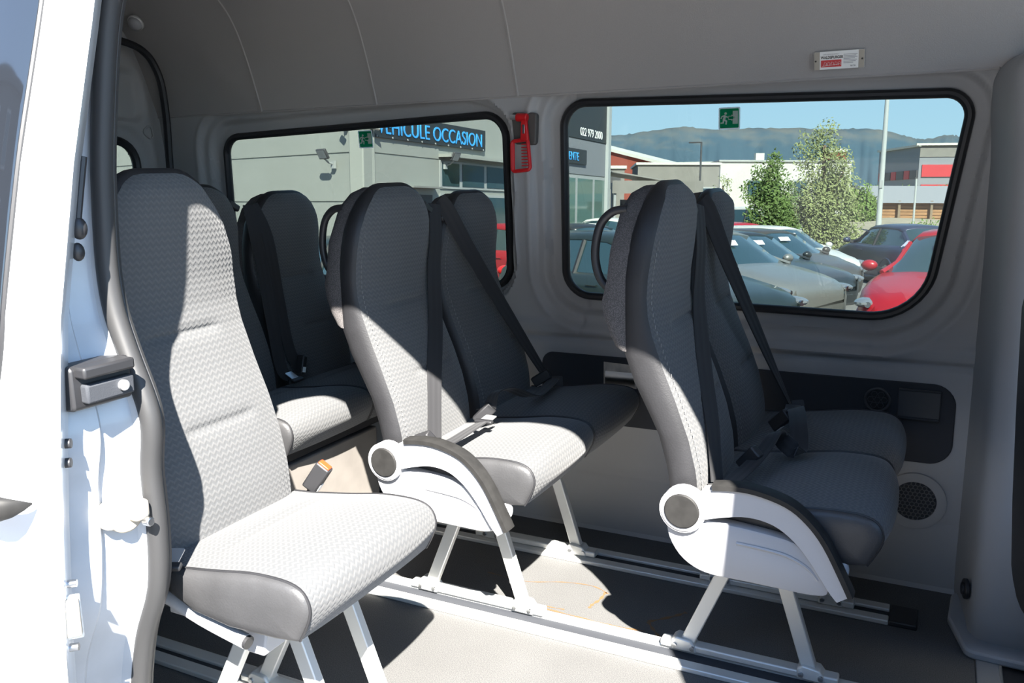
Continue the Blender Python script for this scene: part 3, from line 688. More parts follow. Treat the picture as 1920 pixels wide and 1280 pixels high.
# cushion cross-section along x (edge of the top panel), x,z
CP = [(0.0, .495), (.05, .498), (.09, .503), (.16, .512), (.245, .525), (.31, .527), (.345, .522), (.364, .510), (.373, .49), (.371, .47), (.360, .445), (.347, .422)]
CPs = [tuple(p)[:2] for p in spline([(x, z, 0) for x, z in CP], 4)]
CB = [(.30, .416), (.19, .412), (.10, .424), (.04, .45)]
def cushion(t, y0, y1, side=(1, 1)):
    n = 22; rows = []
    for i, (x, z) in enumerate(CPs):
        a, b = CPs[max(i-1, 0)], CPs[min(i+1, len(CPs)-1)]; tx, tz = b[0]-a[0], b[1]-a[1]; l = math.hypot(tx, tz); nx_, nz_ = -tz/l, tx/l
        amp = lerp(i/(len(CPs)-1), [0, 0.1, 0.5, 0.8, 1], [0.004, 0.014, 0.02, 0.017, 0.004]); r = []
        for k in range(n+1):
            u = -1+2*k/n; u = math.copysign(abs(u)**0.8, u); o = amp*(1-abs(u)**2.6)
            o -= 0.007*math.exp(-((x-(0.135-0.012*(1-u*u)))/0.007)**2)*(1-abs(u)**6)*(1 if i < len(CPs)*0.6 else 0)
            r.append((x+nx_*o, (y0+y1)/2+u*(y1-y0)/2, z+nz_*o))
        rows.append(r)
    c = MB().grid(rows).build('cushion', 'fabric', t, sharp=80, recalc=False)
    poly = [p for p in CPs if p[0] > 0.03 or p[1] < 0.49]+CB
    for k, (y, s_) in enumerate(((y0, -1), (y1, 1))):
        cx = sum(p[0] for p in poly)/len(poly); cz = sum(p[1] for p in poly)/len(poly); mb = MB()
        rings = [[(cx+(x-cx)*q, y+s_*o, cz+(z-cz)*q) for x, z in poly] for q, o in ((1, 0), (0.975, 0.005), (0.9, 0.010), (0.7, 0.014), (0.35, 0.016), (0.02, 0.0165))]
        mb.loft(rings, cap=True).build('side_panel', 'leather_side', c, sharp=60)
        MB().tube([(x, y, z) for x, z in CPs], 0.0028, 6).build('piping', 'leatherette', c)
    rows = [[(x, y, z) for y in (y0, (y0+y1)/2, y1)] for x, z in [CPs[-1]]+CB]
    MB().grid(rows, uv=False).build('base_board', 'black_plastic', c, sharp=60)
    return c
def strap(parent, pts, wdir, wd=0.044, name='seat_belt', n=6, m='belt', thick=0.0016):
    P = spline(pts, n); rows = []; N = len(P)
    wv = [Vector(q) for q in wdir] if isinstance(wdir, list) else [Vector(wdir)]*2
    Lr, Rr, Lb, Rb = [], [], [], []
    for i, p in enumerate(P):
        f = i/(N-1)*(len(wv)-1); a = min(int(f), len(wv)-2); u = wv[a].lerp(wv[a+1], f-a)
        t = (P[min(i+1, N-1)]-P[max(i-1, 0)]).normalized(); u = (u-t*u.dot(t)).normalized(); nn = t.cross(u)*thick
        Lr.append(p-u*wd/2+nn); Rr.append(p+u*wd/2+nn); Lb.append(p-u*wd/2-nn); Rb.append(p+u*wd/2-nn)
    mb = MB(); vs = Lr+Rr+Rb+Lb; fs = []; uvs = [(0, i*.01) for i in range(N)]+[(1, i*.01) for i in range(N)]+[(1, i*.01) for i in range(N)]+[(0, i*.01) for i in range(N)]
    for i in range(N-1):
        for g in range(4): h = (g+1) % 4; fs.append((g*N+i, g*N+i+1, h*N+i+1, h*N+i))
    fs += [(0, N, 2*N, 3*N), (N-1, 4*N-1, 3*N-1, 2*N-1)]
    mb.add(vs, fs, uvs); return mb.build(name, m, parent, sharp=50)
def tongue(parent, c, R, m='alu_bright', s=1.0):
    o = [(-.016, -.022), (.016, -.022), (.016, .02), (-.016, .02)]; mb = MB()
    mb.prism(rpoly([(a*s, b*s) for a, b in o], 0.004, 3), lambda a, b: Vector(c)+R @ Vector((a, b, 0.001)), lambda a, b: Vector(c)+R @ Vector((a, b, -0.001)))
    k = mb.build('tongue', m, parent); 
    MB().box(Vector(c)+R @ Vector((0, -0.024*s, 0)), (0.05*s, 0.016*s, 0.010*s), R).build('tongue_grip', 'black_plastic', k, bevel=0.003)
    return k
def buckle(parent, c, R, red=False, tagw=True, s=1.0):
    b = MB().box(Vector(c), (0.032*s, 0.022*s, 0.062*s), R).build('buckle', 'black_plastic', parent, bevel=0.004)
    if red: MB().box(Vector(c)+R @ Vector((0, 0, 0.0315*s)), (0.026*s, 0.016*s, 0.006), R).build('release_button', 'orange', b, bevel=0.002)
    if tagw: MB().box(Vector(c)+R @ Vector((0.0165*s, 0, -0.016*s)), (0.001, 0.014*s, 0.018*s), R).build('paper_tag', 'white_print', b, sharp=0)
    return b
ARM_T = [(.029, .548), (.08, .556), (.134, .556), (.195, .540), (.235, .512), (.269, .470), (.303, .406), (.32, .371)]
ARM_B = [(.300, .357), (.281, .380), (.247, .431), (.214, .469), (.173, .496), (.123, .504), (.073, .495), (.03, .482)]
def armrest(t, yo=-0.045):
    T = [tuple(p)[:2] for p in spline([(x, z, 0) for x, z in ARM_T], 4)]; B = [tuple(p)[:2] for p in spline([(x, z, 0) for x, z in ARM_B], 4)]
    hub = [(-.012+.049*math.cos(a), .496+.049*math.sin(a)) for a in np.linspace(0.85, 2*PI-0.35, 20)]
    a = MB().plate(T+B+[(0.035, .482)]+list(reversed(hub))+[], yo, yo+0.03).build('armrest', 'white_plastic', t, bevel=0.005)
    ringp = MB().cyl((-.012, yo-0.002, .496), (-.012, yo+0.02, .496), 0.0475, 36).build('pivot_ring', 'white_plastic', a, bevel=0.004)
    MB().cyl((-.012, yo-0.006, .496), (-.012, yo+0.002, .496), 0.0375, 32).build('pivot_cap', 'pad_black', a, bevel=0.003)
    pts = [(x, yo+0.014, z) for x, z in T[2:]]
    prof = [(0.0075*math.cos(q)*1.0+0.0, 0.021*math.sin(q)) for q in np.linspace(0, 2*PI, 13)[:-1]]
    prof = [(max(-0.007, min(0.007, a_*1.3)), max(-0.02, min(0.02, b_*1.15))) for a_, b_ in prof]
    P = [Vector(p) for p in pts]; off = []
    for i, p in enumerate(P):
        tt = (P[min(i+1, len(P)-1)]-P[max(i-1, 0)]).normalized(); nn = Vector((-tt.z, 0, tt.x))
        off.append(p+nn*0.005)
    MB().sweep(off, prof, up=(0, 1, 0)).build('arm_pad', 'pad_black', a, sharp=50)
    cov = [(-.052, .49), (-.051, .471), (-.044, .43), (-.021, .391), (.012, .367), (.052, .357), (.12, .356), (.203, .354), (.255, .354), (.282, .362), (.280, .39), (.262, .425), (.235, .450), (.198, .466), (.107, .476), (.044, .480), (.0, .50)]
    cv = [tuple(p)[:2] for p in spline([(x, z, 0) for x, z in cov], 3)]
    cm = MB(); cx, cz = .11, .415
    rings = [[(cx+(x-cx)*q, yo+o, cz+(z-cz)*q2) for x, z in cv] for q, q2, o in ((0.96, 0.90, 0.012), (0.985, 0.96, 0.014), (1, 0.99, 0.020), (1.0, 1.0, 0.028), (1.0, 1.0, 0.052), (0.97, 0.95, 0.056))]
    c = cm.loft(rings).build('side_cover', 'white_plastic', t, sharp=40)
    # moulded ledge line
    MB().tube(spline([(.10, yo+0.012, .440), (.15, yo+0.011, .438), (.20, yo+0.011, .432), (.24, yo+0.012, .414), (.262, yo+0.014, .39)], 5), 0.0035, 6).build('moulded_ledge', 'white_plastic', c)
    MB().ell((.298, yo+0.052, .405), (.018, .012, .026)).build('lever', 'white_plastic', t)
    return a
def legs(t, ys_, xr0=-.07, xf0=.233, ap=0.10, ztop=0.40):
    for y in ys_:
        for x0, a in ((xr0, ap-0.012), (xf0, ap+0.012)):
            MB().bar((a, y, ztop), (x0, y, 0.02), 0.034, 0.022).build('leg', 'alu', t, bevel=0.003)
        fb = MB().box((( xr0+xf0)/2, y, 0.024), (xf0-xr0+0.12, 0.034, 0.018)).build('foot_bar', 'alu', t, bevel=0.004)
        for x0 in (xr0, xf0):
            f_ = MB().plate([(x0-.032, .014), (x0+.032, .014), (x0+.03, .03), (x0+.018, .045), (x0-.02, .05), (x0-.032, .04)], y-0.02, y+0.02).build('foot', 'alu', t, bevel=0.004)
            for sx in (-0.022, 0.022): MB().cyl((x0+sx, y-0.018, 0.028), (x0+sx, y-0.025, 0.028), 0.006, 12).build('foot_bolt', 'steel', f_)
def frame(t, y0, y1):
    MB().bar((0.10, y0, 0.392), (0.10, y1, 0.392), 0.05, 0.035, up=(0, 0, 1)).build('frame_beam', 'alu', t, bevel=0.004)
    MB().bar((-0.02, y0, 0.40), (-0.02, y1, 0.40), 0.035, 0.03, up=(0, 0, 1)).build('frame_beam', 'black_plastic', t, bevel=0.004)

Ry = lambda a: Matrix.Rotation(a, 3, 'Y'); Rx = lambda a: Matrix.Rotation(a, 3, 'X'); Rz = lambda a: Matrix.Rotation(a, 3, 'Z')
def double_seat(label, x, y, arm, which):
    t = thing('double_seat', label, 'seat', (x, y, 0), group='double seats along the windows')
    backrest(t, 0.186, handle=-1, guide=1, sh=0.98); backrest(t, 0.592, handle=0, guide=-1, sh=0.942)
    cushion(t, 0.008, 0.388); cushion(t, 0.395, 0.785)
    frame(t, 0.03, 0.77)
    if which == 'rear':
        bx_ = MB().box((0.10, 0.24, 0.185), (0.42, 0.50, 0.37)).build('seat_box', 'box_greige', t, bevel=0.006); bx_['label'] = 'greige box under the rearmost seat'
        MB().box((0.12, 0.36, 0.39), (0.36, 0.74, 0.03)).build('seat_pan', 'black_plastic', t, bevel=0.004)
    else: legs(t, (0.235, 0.625))
    if arm: armrest(t)
    if which in ('front', 'middle'):
        if which == 'front': dn = [(-.10, .372, 1.11), (-.085, .345, 1.02), (-.078, .312, .89), (-.028, .185, .745), (.012, .105, .64), (.036, .06, .53)]
        else: dn = [(-.10, .372, 1.11), (-.085, .352, 1.02), (-.083, .332, .938), (-.046, .272, .80), (.002, .18, .673), (.038, .112, .52)]
        b = strap(t, dn, [(0.25, 1, 0), (0.3, 1, 0.2), (0.2, 1, 0.3)]); b['label'] = 'black seat belt hanging down the near backrest'
        b2 = strap(t, [(-.105, .405, 1.118), (-.088, .425, 1.09), (-.05, .49, .96), (.03, .64, .70), (.098, .765, .49)], [(0.8, 0.45, 0.3), (0.7, 0.7, 0.3), (0.3, 0.9, 0.0), (-.13, .95, -.28)]); b2['label'] = 'black seat belt crossing the far backrest'
        tongue(b2, (.103, .765, .52), Rz(0.6) @ Rx(1.1), 'black_plastic', 1.15)
        if which == 'middle':
            l1 = strap(t, [(.06, .06, .528), (.10, .02, .532), (.135, .03, .545), (.15, .10, .557), (.155, .165, .562)], [(1, 0, 0.1), (1, -.2, .1), (1, 0, .25)], 0.036)
            tongue(l1, (.157, .188, .565), Rx(0.1))
            l2 = strap(t, [(.06, .33, .54), (.10, .30, .56), (.13, .25, .575), (.125, .29, .605), (.135, .36, .60), (.17, .43, .566), (.15, .56, .555), (.12, .70, .55)], [(1, .3, .1), (.8, .2, .5), (1, .2, .3), (1, .3, .1), (1, .1, 0)], 0.034)
            buckle(l2, (.115, .245, .557), Rz(0.5) @ Ry(0.8)); buckle(l2, (.085, .68, .555), Rz(0.3) @ Ry(1.0))
            buckle(l1, (.045, .05, .535), Rx(0.5) @ Ry(1.1), tagw=False)
        else:
            l1 = strap(t, [(.036, .05, .53), (.06, .02, .538), (.085, .10, .55), (.11, .17, .575), (.125, .24, .60), (.135, .26, .58), (.175, .25, .56), (.16, .34, .60), (.14, .43, .61), (.12, .52, .57), (.10, .68, .55)], [(1, .1, .1), (1, -.2, .2), (.8, -.4, .4), (1, .1, .2), (.9, .4, .3), (1, .1, 0)], 0.04)
            buckle(l1, (.085, .155, .56), Rz(-0.4) @ Ry(0.7)); buckle(l1, (.10, .47, .565), Rz(-0.4) @ Ry(0.8))
    else:
        b = strap(t, [(-.10, .405, 1.10), (-.08, .40, 1.02), (-.074, .42, .896), (-.018, .385, .726), (.03, .36, .573), (.05, .375, .54)], [(0.2, 1, 0), (0.3, 1, 0), (0.2, 1, 0)]); b['label'] = 'black seat belt between the two backrests'
        strap(t, [(-.10, .425, 1.10), (-.074, .455, .99), (-.045, .455, .789), (.014, .42, .635), (.045, .43, .55)], [(0.2, 1, 0), (0.4, 1, 0), (0.2, 1, 0)], 0.04)
        buckle(t, (.055, .43, .57), Rx(-0.3)); tongue(b, (.065, .372, .545), Rz(1.57) @ Rx(0.5))
    return t
double_seat('grey double seat at the large front window, white armrest in half shade', -0.43, 1.70, True, 'front')
double_seat('grey double seat beside the red hammer, white armrest in full sun', -1.18, 1.70, True, 'middle')
double_seat('dark rearmost double seat behind the single seat, cushion partly sunlit', -1.95, 1.755, False, 'rear')

# single seat by the door
t = thing('single_seat', 'grey single seat beside the door, sunlit cushion nearest the camera', 'seat', (-1.27, 1.01, 0))
backrest(t, 0.20, sw=1.09, sh=1.035, taper=([0.95, 1.03, 1.12, 1.16, 1.21], [1.0, 0.97, 0.86, 0.80, 0.85])); cushion(t, 0.005, 0.405); frame(t, 0.04, 0.38)
legs(t, (0.19, 0.355), xr0=-0.09, xf0=0.275, ap=0.12)
fr = MB().tube(spline([(-.10, 0.03, .432), (0.0, 0.028, .420), (.10, 0.028, .392), (.20, 0.028, .372)], 4), 0.014, 12).build('side_tube', 'white_plastic', t)
MB().cyl((.198, 0.028, .3723), (.206, 0.028, .3705), 0.0125, 16).build('tube_cap', 'black_plastic', fr)
MB().plate([(-.03, .36), (.03, .36), (.03, .41), (-.03, .415)], 0.06, 0.075).build('bracket', 'white_plastic', t, bevel=0.003)
MB().plate([(.15, .345), (.168, .325), (.208, .325), (.218, .375), (.15, .385)], 0.06, 0.12).build('bracket', 'white_plastic', t, bevel=0.004)
bk = buckle(t, (.045, .432, .525), Rz(0.2) @ Ry(0.62), red=True, s=1.15)
MB().tube([(-.02, .43, .42), (.01, .431, .47), (.035, .432, .505)], 0.009, 8).build('buckle_stalk', 'black_plastic', t)
tongue(t, (.075, -0.008, .528), Rz(0.4) @ Rx(0.35)); 
strap(t, [(-.03, -.012, .60), (0.0, -.012, .56), (.04, -.01, .535)], [(1, 0, 0.3), (1, 0, .3)], 0.04)

# front seat edge at the right
t = thing('front_seat', 'black front seat seen from behind at the right edge', 'seat', (0.168, 1.70, 0))
rings = []
for z, a, x0 in ((.35, .20, .02), (.5, .225, .01), (.7, .235, 0), (.9, .225, -.008), (.98, .20, 0), (1.035, .16, .02), (1.05, .09, .04)):
    rings.append([(x0+.06+.062*math.copysign(abs(math.cos(q))**0.6, math.cos(q)), .22+a*math.copysign(abs(math.sin(q))**0.7, math.sin(q)), z) for q in np.linspace(0, 2*PI, 25)[:-1]])
MB().loft(rings).build('backrest', 'leatherette', t)
rings = []
for z, a, x0 in ((1.062, .10, .045), (1.075, .135, .022), (1.12, .15, .01), (1.18, .15, .012), (1.225, .135, .03), (1.24, .09, .05)):
    rings.append([(x0+.045+.045*math.copysign(abs(math.cos(q))**0.6, math.cos(q)), .22+a*math.copysign(abs(math.sin(q))**0.6, math.sin(q)), z) for q in np.linspace(0, 2*PI, 25)[:-1]])
MB().loft(rings).build('headrest', 'leatherette', t)
for yy in (.17, .27): MB().cyl((.09, yy, 1.03), (.09, yy, 1.08), 0.006, 10).build('headrest_post', 'steel', t)
MB().box((.26, .22, .40), (.46, .44, .14)).build('cushion', 'leatherette', t, bevel=0.05, bseg=4)
MB().box((.28, .22, .165), (.4, .36, .33)).build('seat_box', 'black_plastic', t, bevel=0.02)

# ================================================================== SMALL THINGS ON THE WALL
# emergency hammer
ym = Yw(1.28)+0.0
t = thing('emergency_hammer', 'red emergency hammer in its holder on the pillar between the windows', 'hammer', (-1.215, ym, 1.19))
hy = -0.028
MB().plate(rpoly([(-.03, .09), (.045, .085), (.05, .185), (-.04, .19)], 0.012, 4), -0.012, 0.012).build('holder', 'hammer_bracket', t, bevel=0.004)
MB().tube([(-.026, hy, .010), (-.026, hy, .098)], 0.0055, 8).build('grip_rail', 'red_plastic', t)
g_ = MB(); lp_ = rpoly([(-.030, .004), (.034, .010), (.026, .104), (-.030, .098)], 0.010, 4); g_.tube([(x, hy, z) for x, z in lp_], 0.0062, 8, closed=True); g_.build('grip_loop', 'red_plastic', t)
mb = MB()
for k in range(8): mb.box((.016, hy, .022+k*.0095), (.024, .008, .0032))
mb.build('grip_ribs', 'red_plastic', t, bevel=0.001)
MB().plate([(.002, .098), (.030, .100), (.024, .165), (.006, .165)], hy-0.007, hy+0.007).build('shaft', 'red_plastic', t, bevel=0.003)
rbox('shaft_insert', 'steel', t, (.015, hy-0.006, .135), (.008, .005, .028), 0.001)
MB().cyl((-.012, hy, .172), (.026, hy, .170), 0.013, 16).build('head', 'red_plastic', t, bevel=0.003)
MB().cyl((-.034, hy, .174), (-.010, hy, .172), 0.008, 12).build('metal_tip', 'alu_bright', t, bevel=0.001)
# plate with lettering on the headliner
PH = [p for p in HLs]
t = thing('maker_plate', 'small white plate with black lettering and red block on the headliner', 'plate', (-0.273, 2.487, 1.470))
tilt = math.atan2(2.485-2.45, 0.10)
MP = Matrix.Rotation(PI/2+tilt, 4, 'X')      # local x -> X, local y -> up the headliner, normal toward the room
def mp(x, y, z=0.0): return MP @ Vector((x, y, z))
def mplate(name, m, x0, y0, x1, y1, z0, z1, par): return MB().prism([(x0, y0), (x1, y0), (x1, y1), (x0, y1)], lambda a, b: mp(a, b, z0), lambda a, b: mp(a, b, z1)).build(name, m, par, sharp=0)
bp_ = mplate('backing', 'white_print', -.062, -.023, .062, .023, 0.0, 0.004, t)
mplate('end_strip', 'cream', -.062, -.023, -.048, .023, 0.004, 0.0045, bp_); mplate('end_strip', 'cream', .048, -.023, .062, .023, 0.004, 0.0045, bp_)
for sx in (-.058, .057): MB().cyl(mp(sx, 0, 0.004), mp(sx, 0, 0.006), 0.0025, 10).build('rivet', 'black_print', bp_)
rd = mplate('red_block', 'red_print', -.045, -.017, .006, .001, 0.004, 0.0046, bp_)
mb = MB()
for k in range(5): mb.tube([mp(-.038+k*.009, -.013, .005), mp(-.036+k*.009, -.004, .005), mp(-.031+k*.009, -.006, .005), mp(-.032+k*.009, -.013, .005)], 0.0004, 4)
mb.tube([mp(-.042, -.014, .005), mp(.003, -.010, .005)], 0.0004, 4); mb.build('line_drawing', 'white_print', rd)
text('lettering', 'WALDSPURGER', 'black_print', bp_, 0.0098, MP @ Matrix.Translation((-.0455, .0045, .0043)), 0.0004, sx=0.8, bold=0.0003)
text('small_lettering', 'CARROSSERIE INDUSTRIELLE', 'grey_print', bp_, 0.0042, MP @ Matrix.Translation((-.040, .0145, .0043)), 0.0003, sx=0.75)
mb = MB()
for k in range(7):
    l_ = (.034, .031, .034, .028, .033, .03, .024)[k]
    a = .0125-k*.0036; mb.prism([(.011, a), (.011+l_, a), (.011+l_, a+.0016), (.011, a+.0016)], lambda x, y: mp(x, y, .004), lambda x, y: mp(x, y, .0044))
mb.build('printed_lines', 'grey_print', bp_, sharp=0)
text('number', '061761', 'black_print', bp_, 0.006, MP @ Matrix.Translation((.028, -.0185, .0043)), 0.0003, sx=0.8)
# emergency exit stickers on the panes
def exit_sticker(label, x, z, s):
    y = Yg(z)-0.0035; sl = (Yg(z+0.05)-Yg(z-0.05))/0.1
    t = thing('exit_sticker', label, 'sticker', (x, y, z), group='emergency exit stickers')
    def pl(name, m, poly, lay, par):
        return MB().prism([(a*s, b*s) for a, b in poly], lambda a, b: (a, sl*b-0.0004*lay, b), lambda a, b: (a, sl*b-0.0004*lay-0.0004, b)).build(name, m, par, sharp=0)
    b = pl('backing', 'film_white', rpoly([(-.5, -.5), (.5, -.5), (.5, .5), (-.5, .5)], 0.07, 4), 0, t)
    g = pl('green_field', 'film_green', rpoly([(-.44, -.44), (.44, -.44), (.44, .44), (-.44, .44)], 0.05, 4), 1, b)
    pl('door_symbol', 'film_white', [(.16, -.26), (.40, -.26), (.40, .33), (.16, .33), (.16, .12), (.27, .03), (.16, -.07)], 2, g)
    a = [(-.04, -.07), (.11, -.07), (.11, -.13), (.25, .03), (.11, .17), (.11, .11), (-.04, .11)]
    ar = pl('arrow', 'film_white', a, 3, g); pl('arrow_fill', 'film_green', [(-.015, -.035), (.145, -.035), (.145, -.07), (.215, .03), (.145, .11), (.145, .08), (-.015, .08)], 4, ar)
    f = MB()
    def seg(p, q, r): 
        p, q = Vector(p), Vector(q); tt = (q-p).normalized(); nn = Vector((-tt.y, tt.x))*r
        P = [p-nn-tt*r*.5, q-nn+tt*r*.5, q+nn+tt*r*.5, p+nn-tt*r*.5]
        f.prism([(c.x*s, c.y*s) for c in P], lambda a, b: (a, sl*b-0.0008, b), lambda a, b: (a, sl*b-0.0012, b))
    seg((-.20, .10), (-.25, -.06), .055); seg((-.20, .12), (-.08, .05), .03); seg((-.22, .13), (-.34, .09), .028); seg((-.34, .09), (-.38, .0), .025)
    seg((-.24, -.06), (-.13, -.13), .038); seg((-.13, -.13), (-.15, -.26), .033); seg((-.26, -.06), (-.28, -.20), .036); seg((-.28, -.20), (-.39, -.21), .03)
    hd = [(-.17+.06*math.cos(k*PI/6), .22+.06*math.sin(k*PI/6)) for k in range(12)]
    f.prism([(a_*s, b_*s) for a_, b_ in hd], lambda a, b: (a, sl*b-0.0008, b), lambda a, b: (a, sl*b-0.0012, b))
    f.build('running_figure', 'film_white', g, sharp=0)
    return t
exit_sticker('green and white exit sticker high on the large front window', -0.575, 1.336, 0.062)
exit_sticker('green and white exit sticker on the rear side window beside the blue lettered sign', -1.868, 1.316, 0.062)
# round lamp in the rear corner
t = thing('interior_lamp', 'small round silver lamp high in the rear corner of the ceiling', 'lamp', (-2.70, 2.345, 1.755))
nrm = Vector((0.15, -0.75, -0.6)).normalized()
MB().cyl((0, 0, 0), nrm*0.012, 0.03, 24).build('lamp_base', 'alu', t, bevel=0.003)
MB().dome(nrm*0.012, nrm, 0.026, 0.02).build('lamp_lens', 'white_plastic', t)

# ================================================================== OUTSIDE
gd = MB().box((0, 40, -0.15), (160, 160, 0.3)).build('ground', 'asphalt'); gd.matrix_world = EM; tag(gd, 'light grey asphalt of the car park', kind='structure')
fd = MB(); fd.add([(-6000, -200, -0.5), (6000, -200, -0.5), (6000, 9000, -0.5), (-6000, 9000, -0.5)], [(0, 1, 2, 3)]); fd = fd.build('ground_far', 'field', sharp=0); fd.matrix_world = EM; tag(fd, 'distant green and brown land beyond the car park', kind='structure')
# mountains
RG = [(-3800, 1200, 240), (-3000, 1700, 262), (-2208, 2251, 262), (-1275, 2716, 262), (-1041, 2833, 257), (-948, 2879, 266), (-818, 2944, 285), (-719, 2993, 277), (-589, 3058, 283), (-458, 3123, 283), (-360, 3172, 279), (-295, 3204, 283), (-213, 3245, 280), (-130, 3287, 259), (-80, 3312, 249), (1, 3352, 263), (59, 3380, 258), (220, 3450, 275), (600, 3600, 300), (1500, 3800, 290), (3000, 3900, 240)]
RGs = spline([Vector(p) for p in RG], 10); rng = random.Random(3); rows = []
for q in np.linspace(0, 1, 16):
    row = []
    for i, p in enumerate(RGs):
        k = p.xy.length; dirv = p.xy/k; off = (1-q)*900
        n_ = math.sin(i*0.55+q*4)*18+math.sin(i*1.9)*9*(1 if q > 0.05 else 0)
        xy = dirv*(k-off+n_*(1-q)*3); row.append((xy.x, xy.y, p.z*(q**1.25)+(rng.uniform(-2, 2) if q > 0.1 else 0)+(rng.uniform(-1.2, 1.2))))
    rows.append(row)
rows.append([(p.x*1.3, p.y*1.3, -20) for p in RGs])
mo = MB().grid(rows, uv=False).build('mountain_ridge', 'mountain_hazed', sharp=80); mo.matrix_world = EM; tag(mo, 'long mountain ridge on the horizon, tinted blue grey for haze', 'mountain')

# ---- showroom building: corner at (-10.5, 14.2)
CX, CY = -10.51, 14.23
sb = ething('showroom_building', 'pale grey clad showroom with corner facing the van', 'building', (CX, CY, 0))
f1 = Vector((-0.97, 0.243, 0)).normalized(); n1 = Vector((-0.243, -0.97, 0)).normalized()
HT = 6.2
# face 2 along +Y (x = 0), face 1 along f1
def pan2(name, m, y0, y1, z0, z1, x=0.0, th=0.05, par=sb, bev=0.0):
    return MB().box((x-th/2, (y0+y1)/2, (z0+z1)/2), (th, y1-y0, z1-z0)).build(name, m, par, bevel=bev, sharp=0 if not bev else 38)
pan2('wall', 'cladding', 0, 14.0, 0, HT, x=0.0, th=0.3)
zl = [0, 0.96, 1.94, 2.93, 3.92, 4.9, HT]
A = Vector((0, 0, 0)); B = f1*24
def pan1(name, m, s0, s1, z0, z1, o=0.0, th=0.05, par=sb):
    p, q = f1*s0+n1*o, f1*s1+n1*o; mb = MB()
    mb.add([(p.x, p.y, z0), (q.x, q.y, z0), (q.x, q.y, z1), (p.x, p.y, z1)]+[(v.x-n1.x*th, v.y-n1.y*th, z) for v, z in ((p, z0), (q, z0), (q, z1), (p, z1))],
           [(0, 1, 2, 3), (7, 6, 5, 4), (0, 4, 5, 1), (1, 5, 6, 2), (2, 6, 7, 3), (3, 7, 4, 0)])
    return mb.build(name, m, par, sharp=0)
pan1('wall', 'cladding', 0, 24, 0, HT, o=-0.02, th=0.3)
for k in range(6):
    for s0 in range(0, 24, 6):
        pan1('cladding_panel', 'cladding', s0+(0.35 if s0 == 0 else 0.012), s0+5.988, zl[k]+0.014, zl[k+1]-0.014, o=0.0, th=0.03)
MB().box((-0.12, 0.12, HT/2), (0.36, 0.36, HT)).build('corner_post', 'cladding', sb, bevel=0.03)
for k, (z0, z1) in enumerate(((0, 2.93), (2.93, 4.9), (4.9, HT))):
    pan2('cladding_panel', 'cladding', 0.32, 2.9, z0+0.014, z1-0.014, x=0.02)
pan2('door_awning', 'cladding_line', 1.5, 2.7, 2.26, 2.30, x=0.25, th=0.25)
pan2('door_leaf', 'ext_dark', 1.6, 2.6, 0, 2.12, x=0.03)
# recessed window band with awning
aw = pan2('window_awning', 'cladding', 2.9, 6.4, 2.99, 3.06, x=0.35, th=0.4)
for k, (y0, y1) in enumerate(((3.0, 3.85), (3.95, 5.1), (5.2, 6.3))):
    f_ = pan2('window', 'ext_frame', y0-0.05, y1+0.05, 2.28, 2.92, x=0.03); pan2('pane', 'ext_glass', y0+0.03, y1-0.03, 2.34, 2.87, x=0.04, par=f_)
    f_ = pan2('window', 'ext_frame', y0-0.05, y1+0.05, 0.1, 2.16, x=0.03); pan2('pane', 'ext_glass', y0+0.03, y1-0.03, 0.16, 2.1, x=0.04, par=f_)
# right-hand part: dark fascia, grey band, glazed front
pan2('fascia', 'sign_dark', 9.6, 14.0, 4.04, HT, x=0.05)
pan2('band', 'ext_bluegrey', 9.6, 14.0, 2.93, 4.02, x=0.03)
for k, (y0, y1) in enumerate(((9.7, 11.2), (11.3, 12.7), (12.8, 13.8))):
    f_ = pan2('shop_window', 'ext_frame', y0-0.05, y1+0.05, 0.05, 2.9, x=0.03); pan2('pane', 'ext_glass_green', y0+0.05, y1-0.05, 0.15, 2.8, x=0.04, par=f_)
MB().box((0.02, 13.95, HT/2), (0.24, 0.24, HT)).build('end_post', 'lamp_pole', sb)
MF = Matrix(((0, 0, 1, 0), (1, 0, 0, 0), (0, 1, 0, 0), (0, 0, 0, 1)))
text('phone_number', '022 979 2000', 'white_print', sb, 0.36, Matrix.Translation((0.052, 11.45, 4.15)) @ MF, 0.01, sx=1.0, bold=0.002)
sg = ething('sign_board', 'dark sign board with blue capital letters on the showroom wall', 'sign', (CX+0.03, CY, 0))
MB().box((0.02, 2.65, 3.50), (0.04, 4.85, 0.50)).build('board', 'sign_dark', sg)
text('lettering', 'V\u00c9HICULE OCCASION', 'sign_blue', sg, 0.45, Matrix.Translation((0.045, 0.42, 3.335)) @ MF, 0.02, sx=1.0, bold=0.0)
mb = MB()
for k in range(9): mb.cyl((0.04, 0.4+k*0.57, 3.27), (0.055, 0.4+k*0.57, 3.27), 0.02, 8)
mb.build('board_screws', 'ext_frame', sg)
sg = ething('sign_board', 'small dark sign board with blue letters below the phone number', 'sign', (CX+0.05, CY, 0))
MB().box((0.02, 10.8, 3.47), (0.04, 2.3, 0.46)).build('board', 'sign_dark', sg)
text('lettering', 'VENTE', 'sign_blue', sg, 0.36, Matrix.Translation((0.045, 10.22, 3.34)) @ MF, 0.02, sx=0.98, bold=0.0)
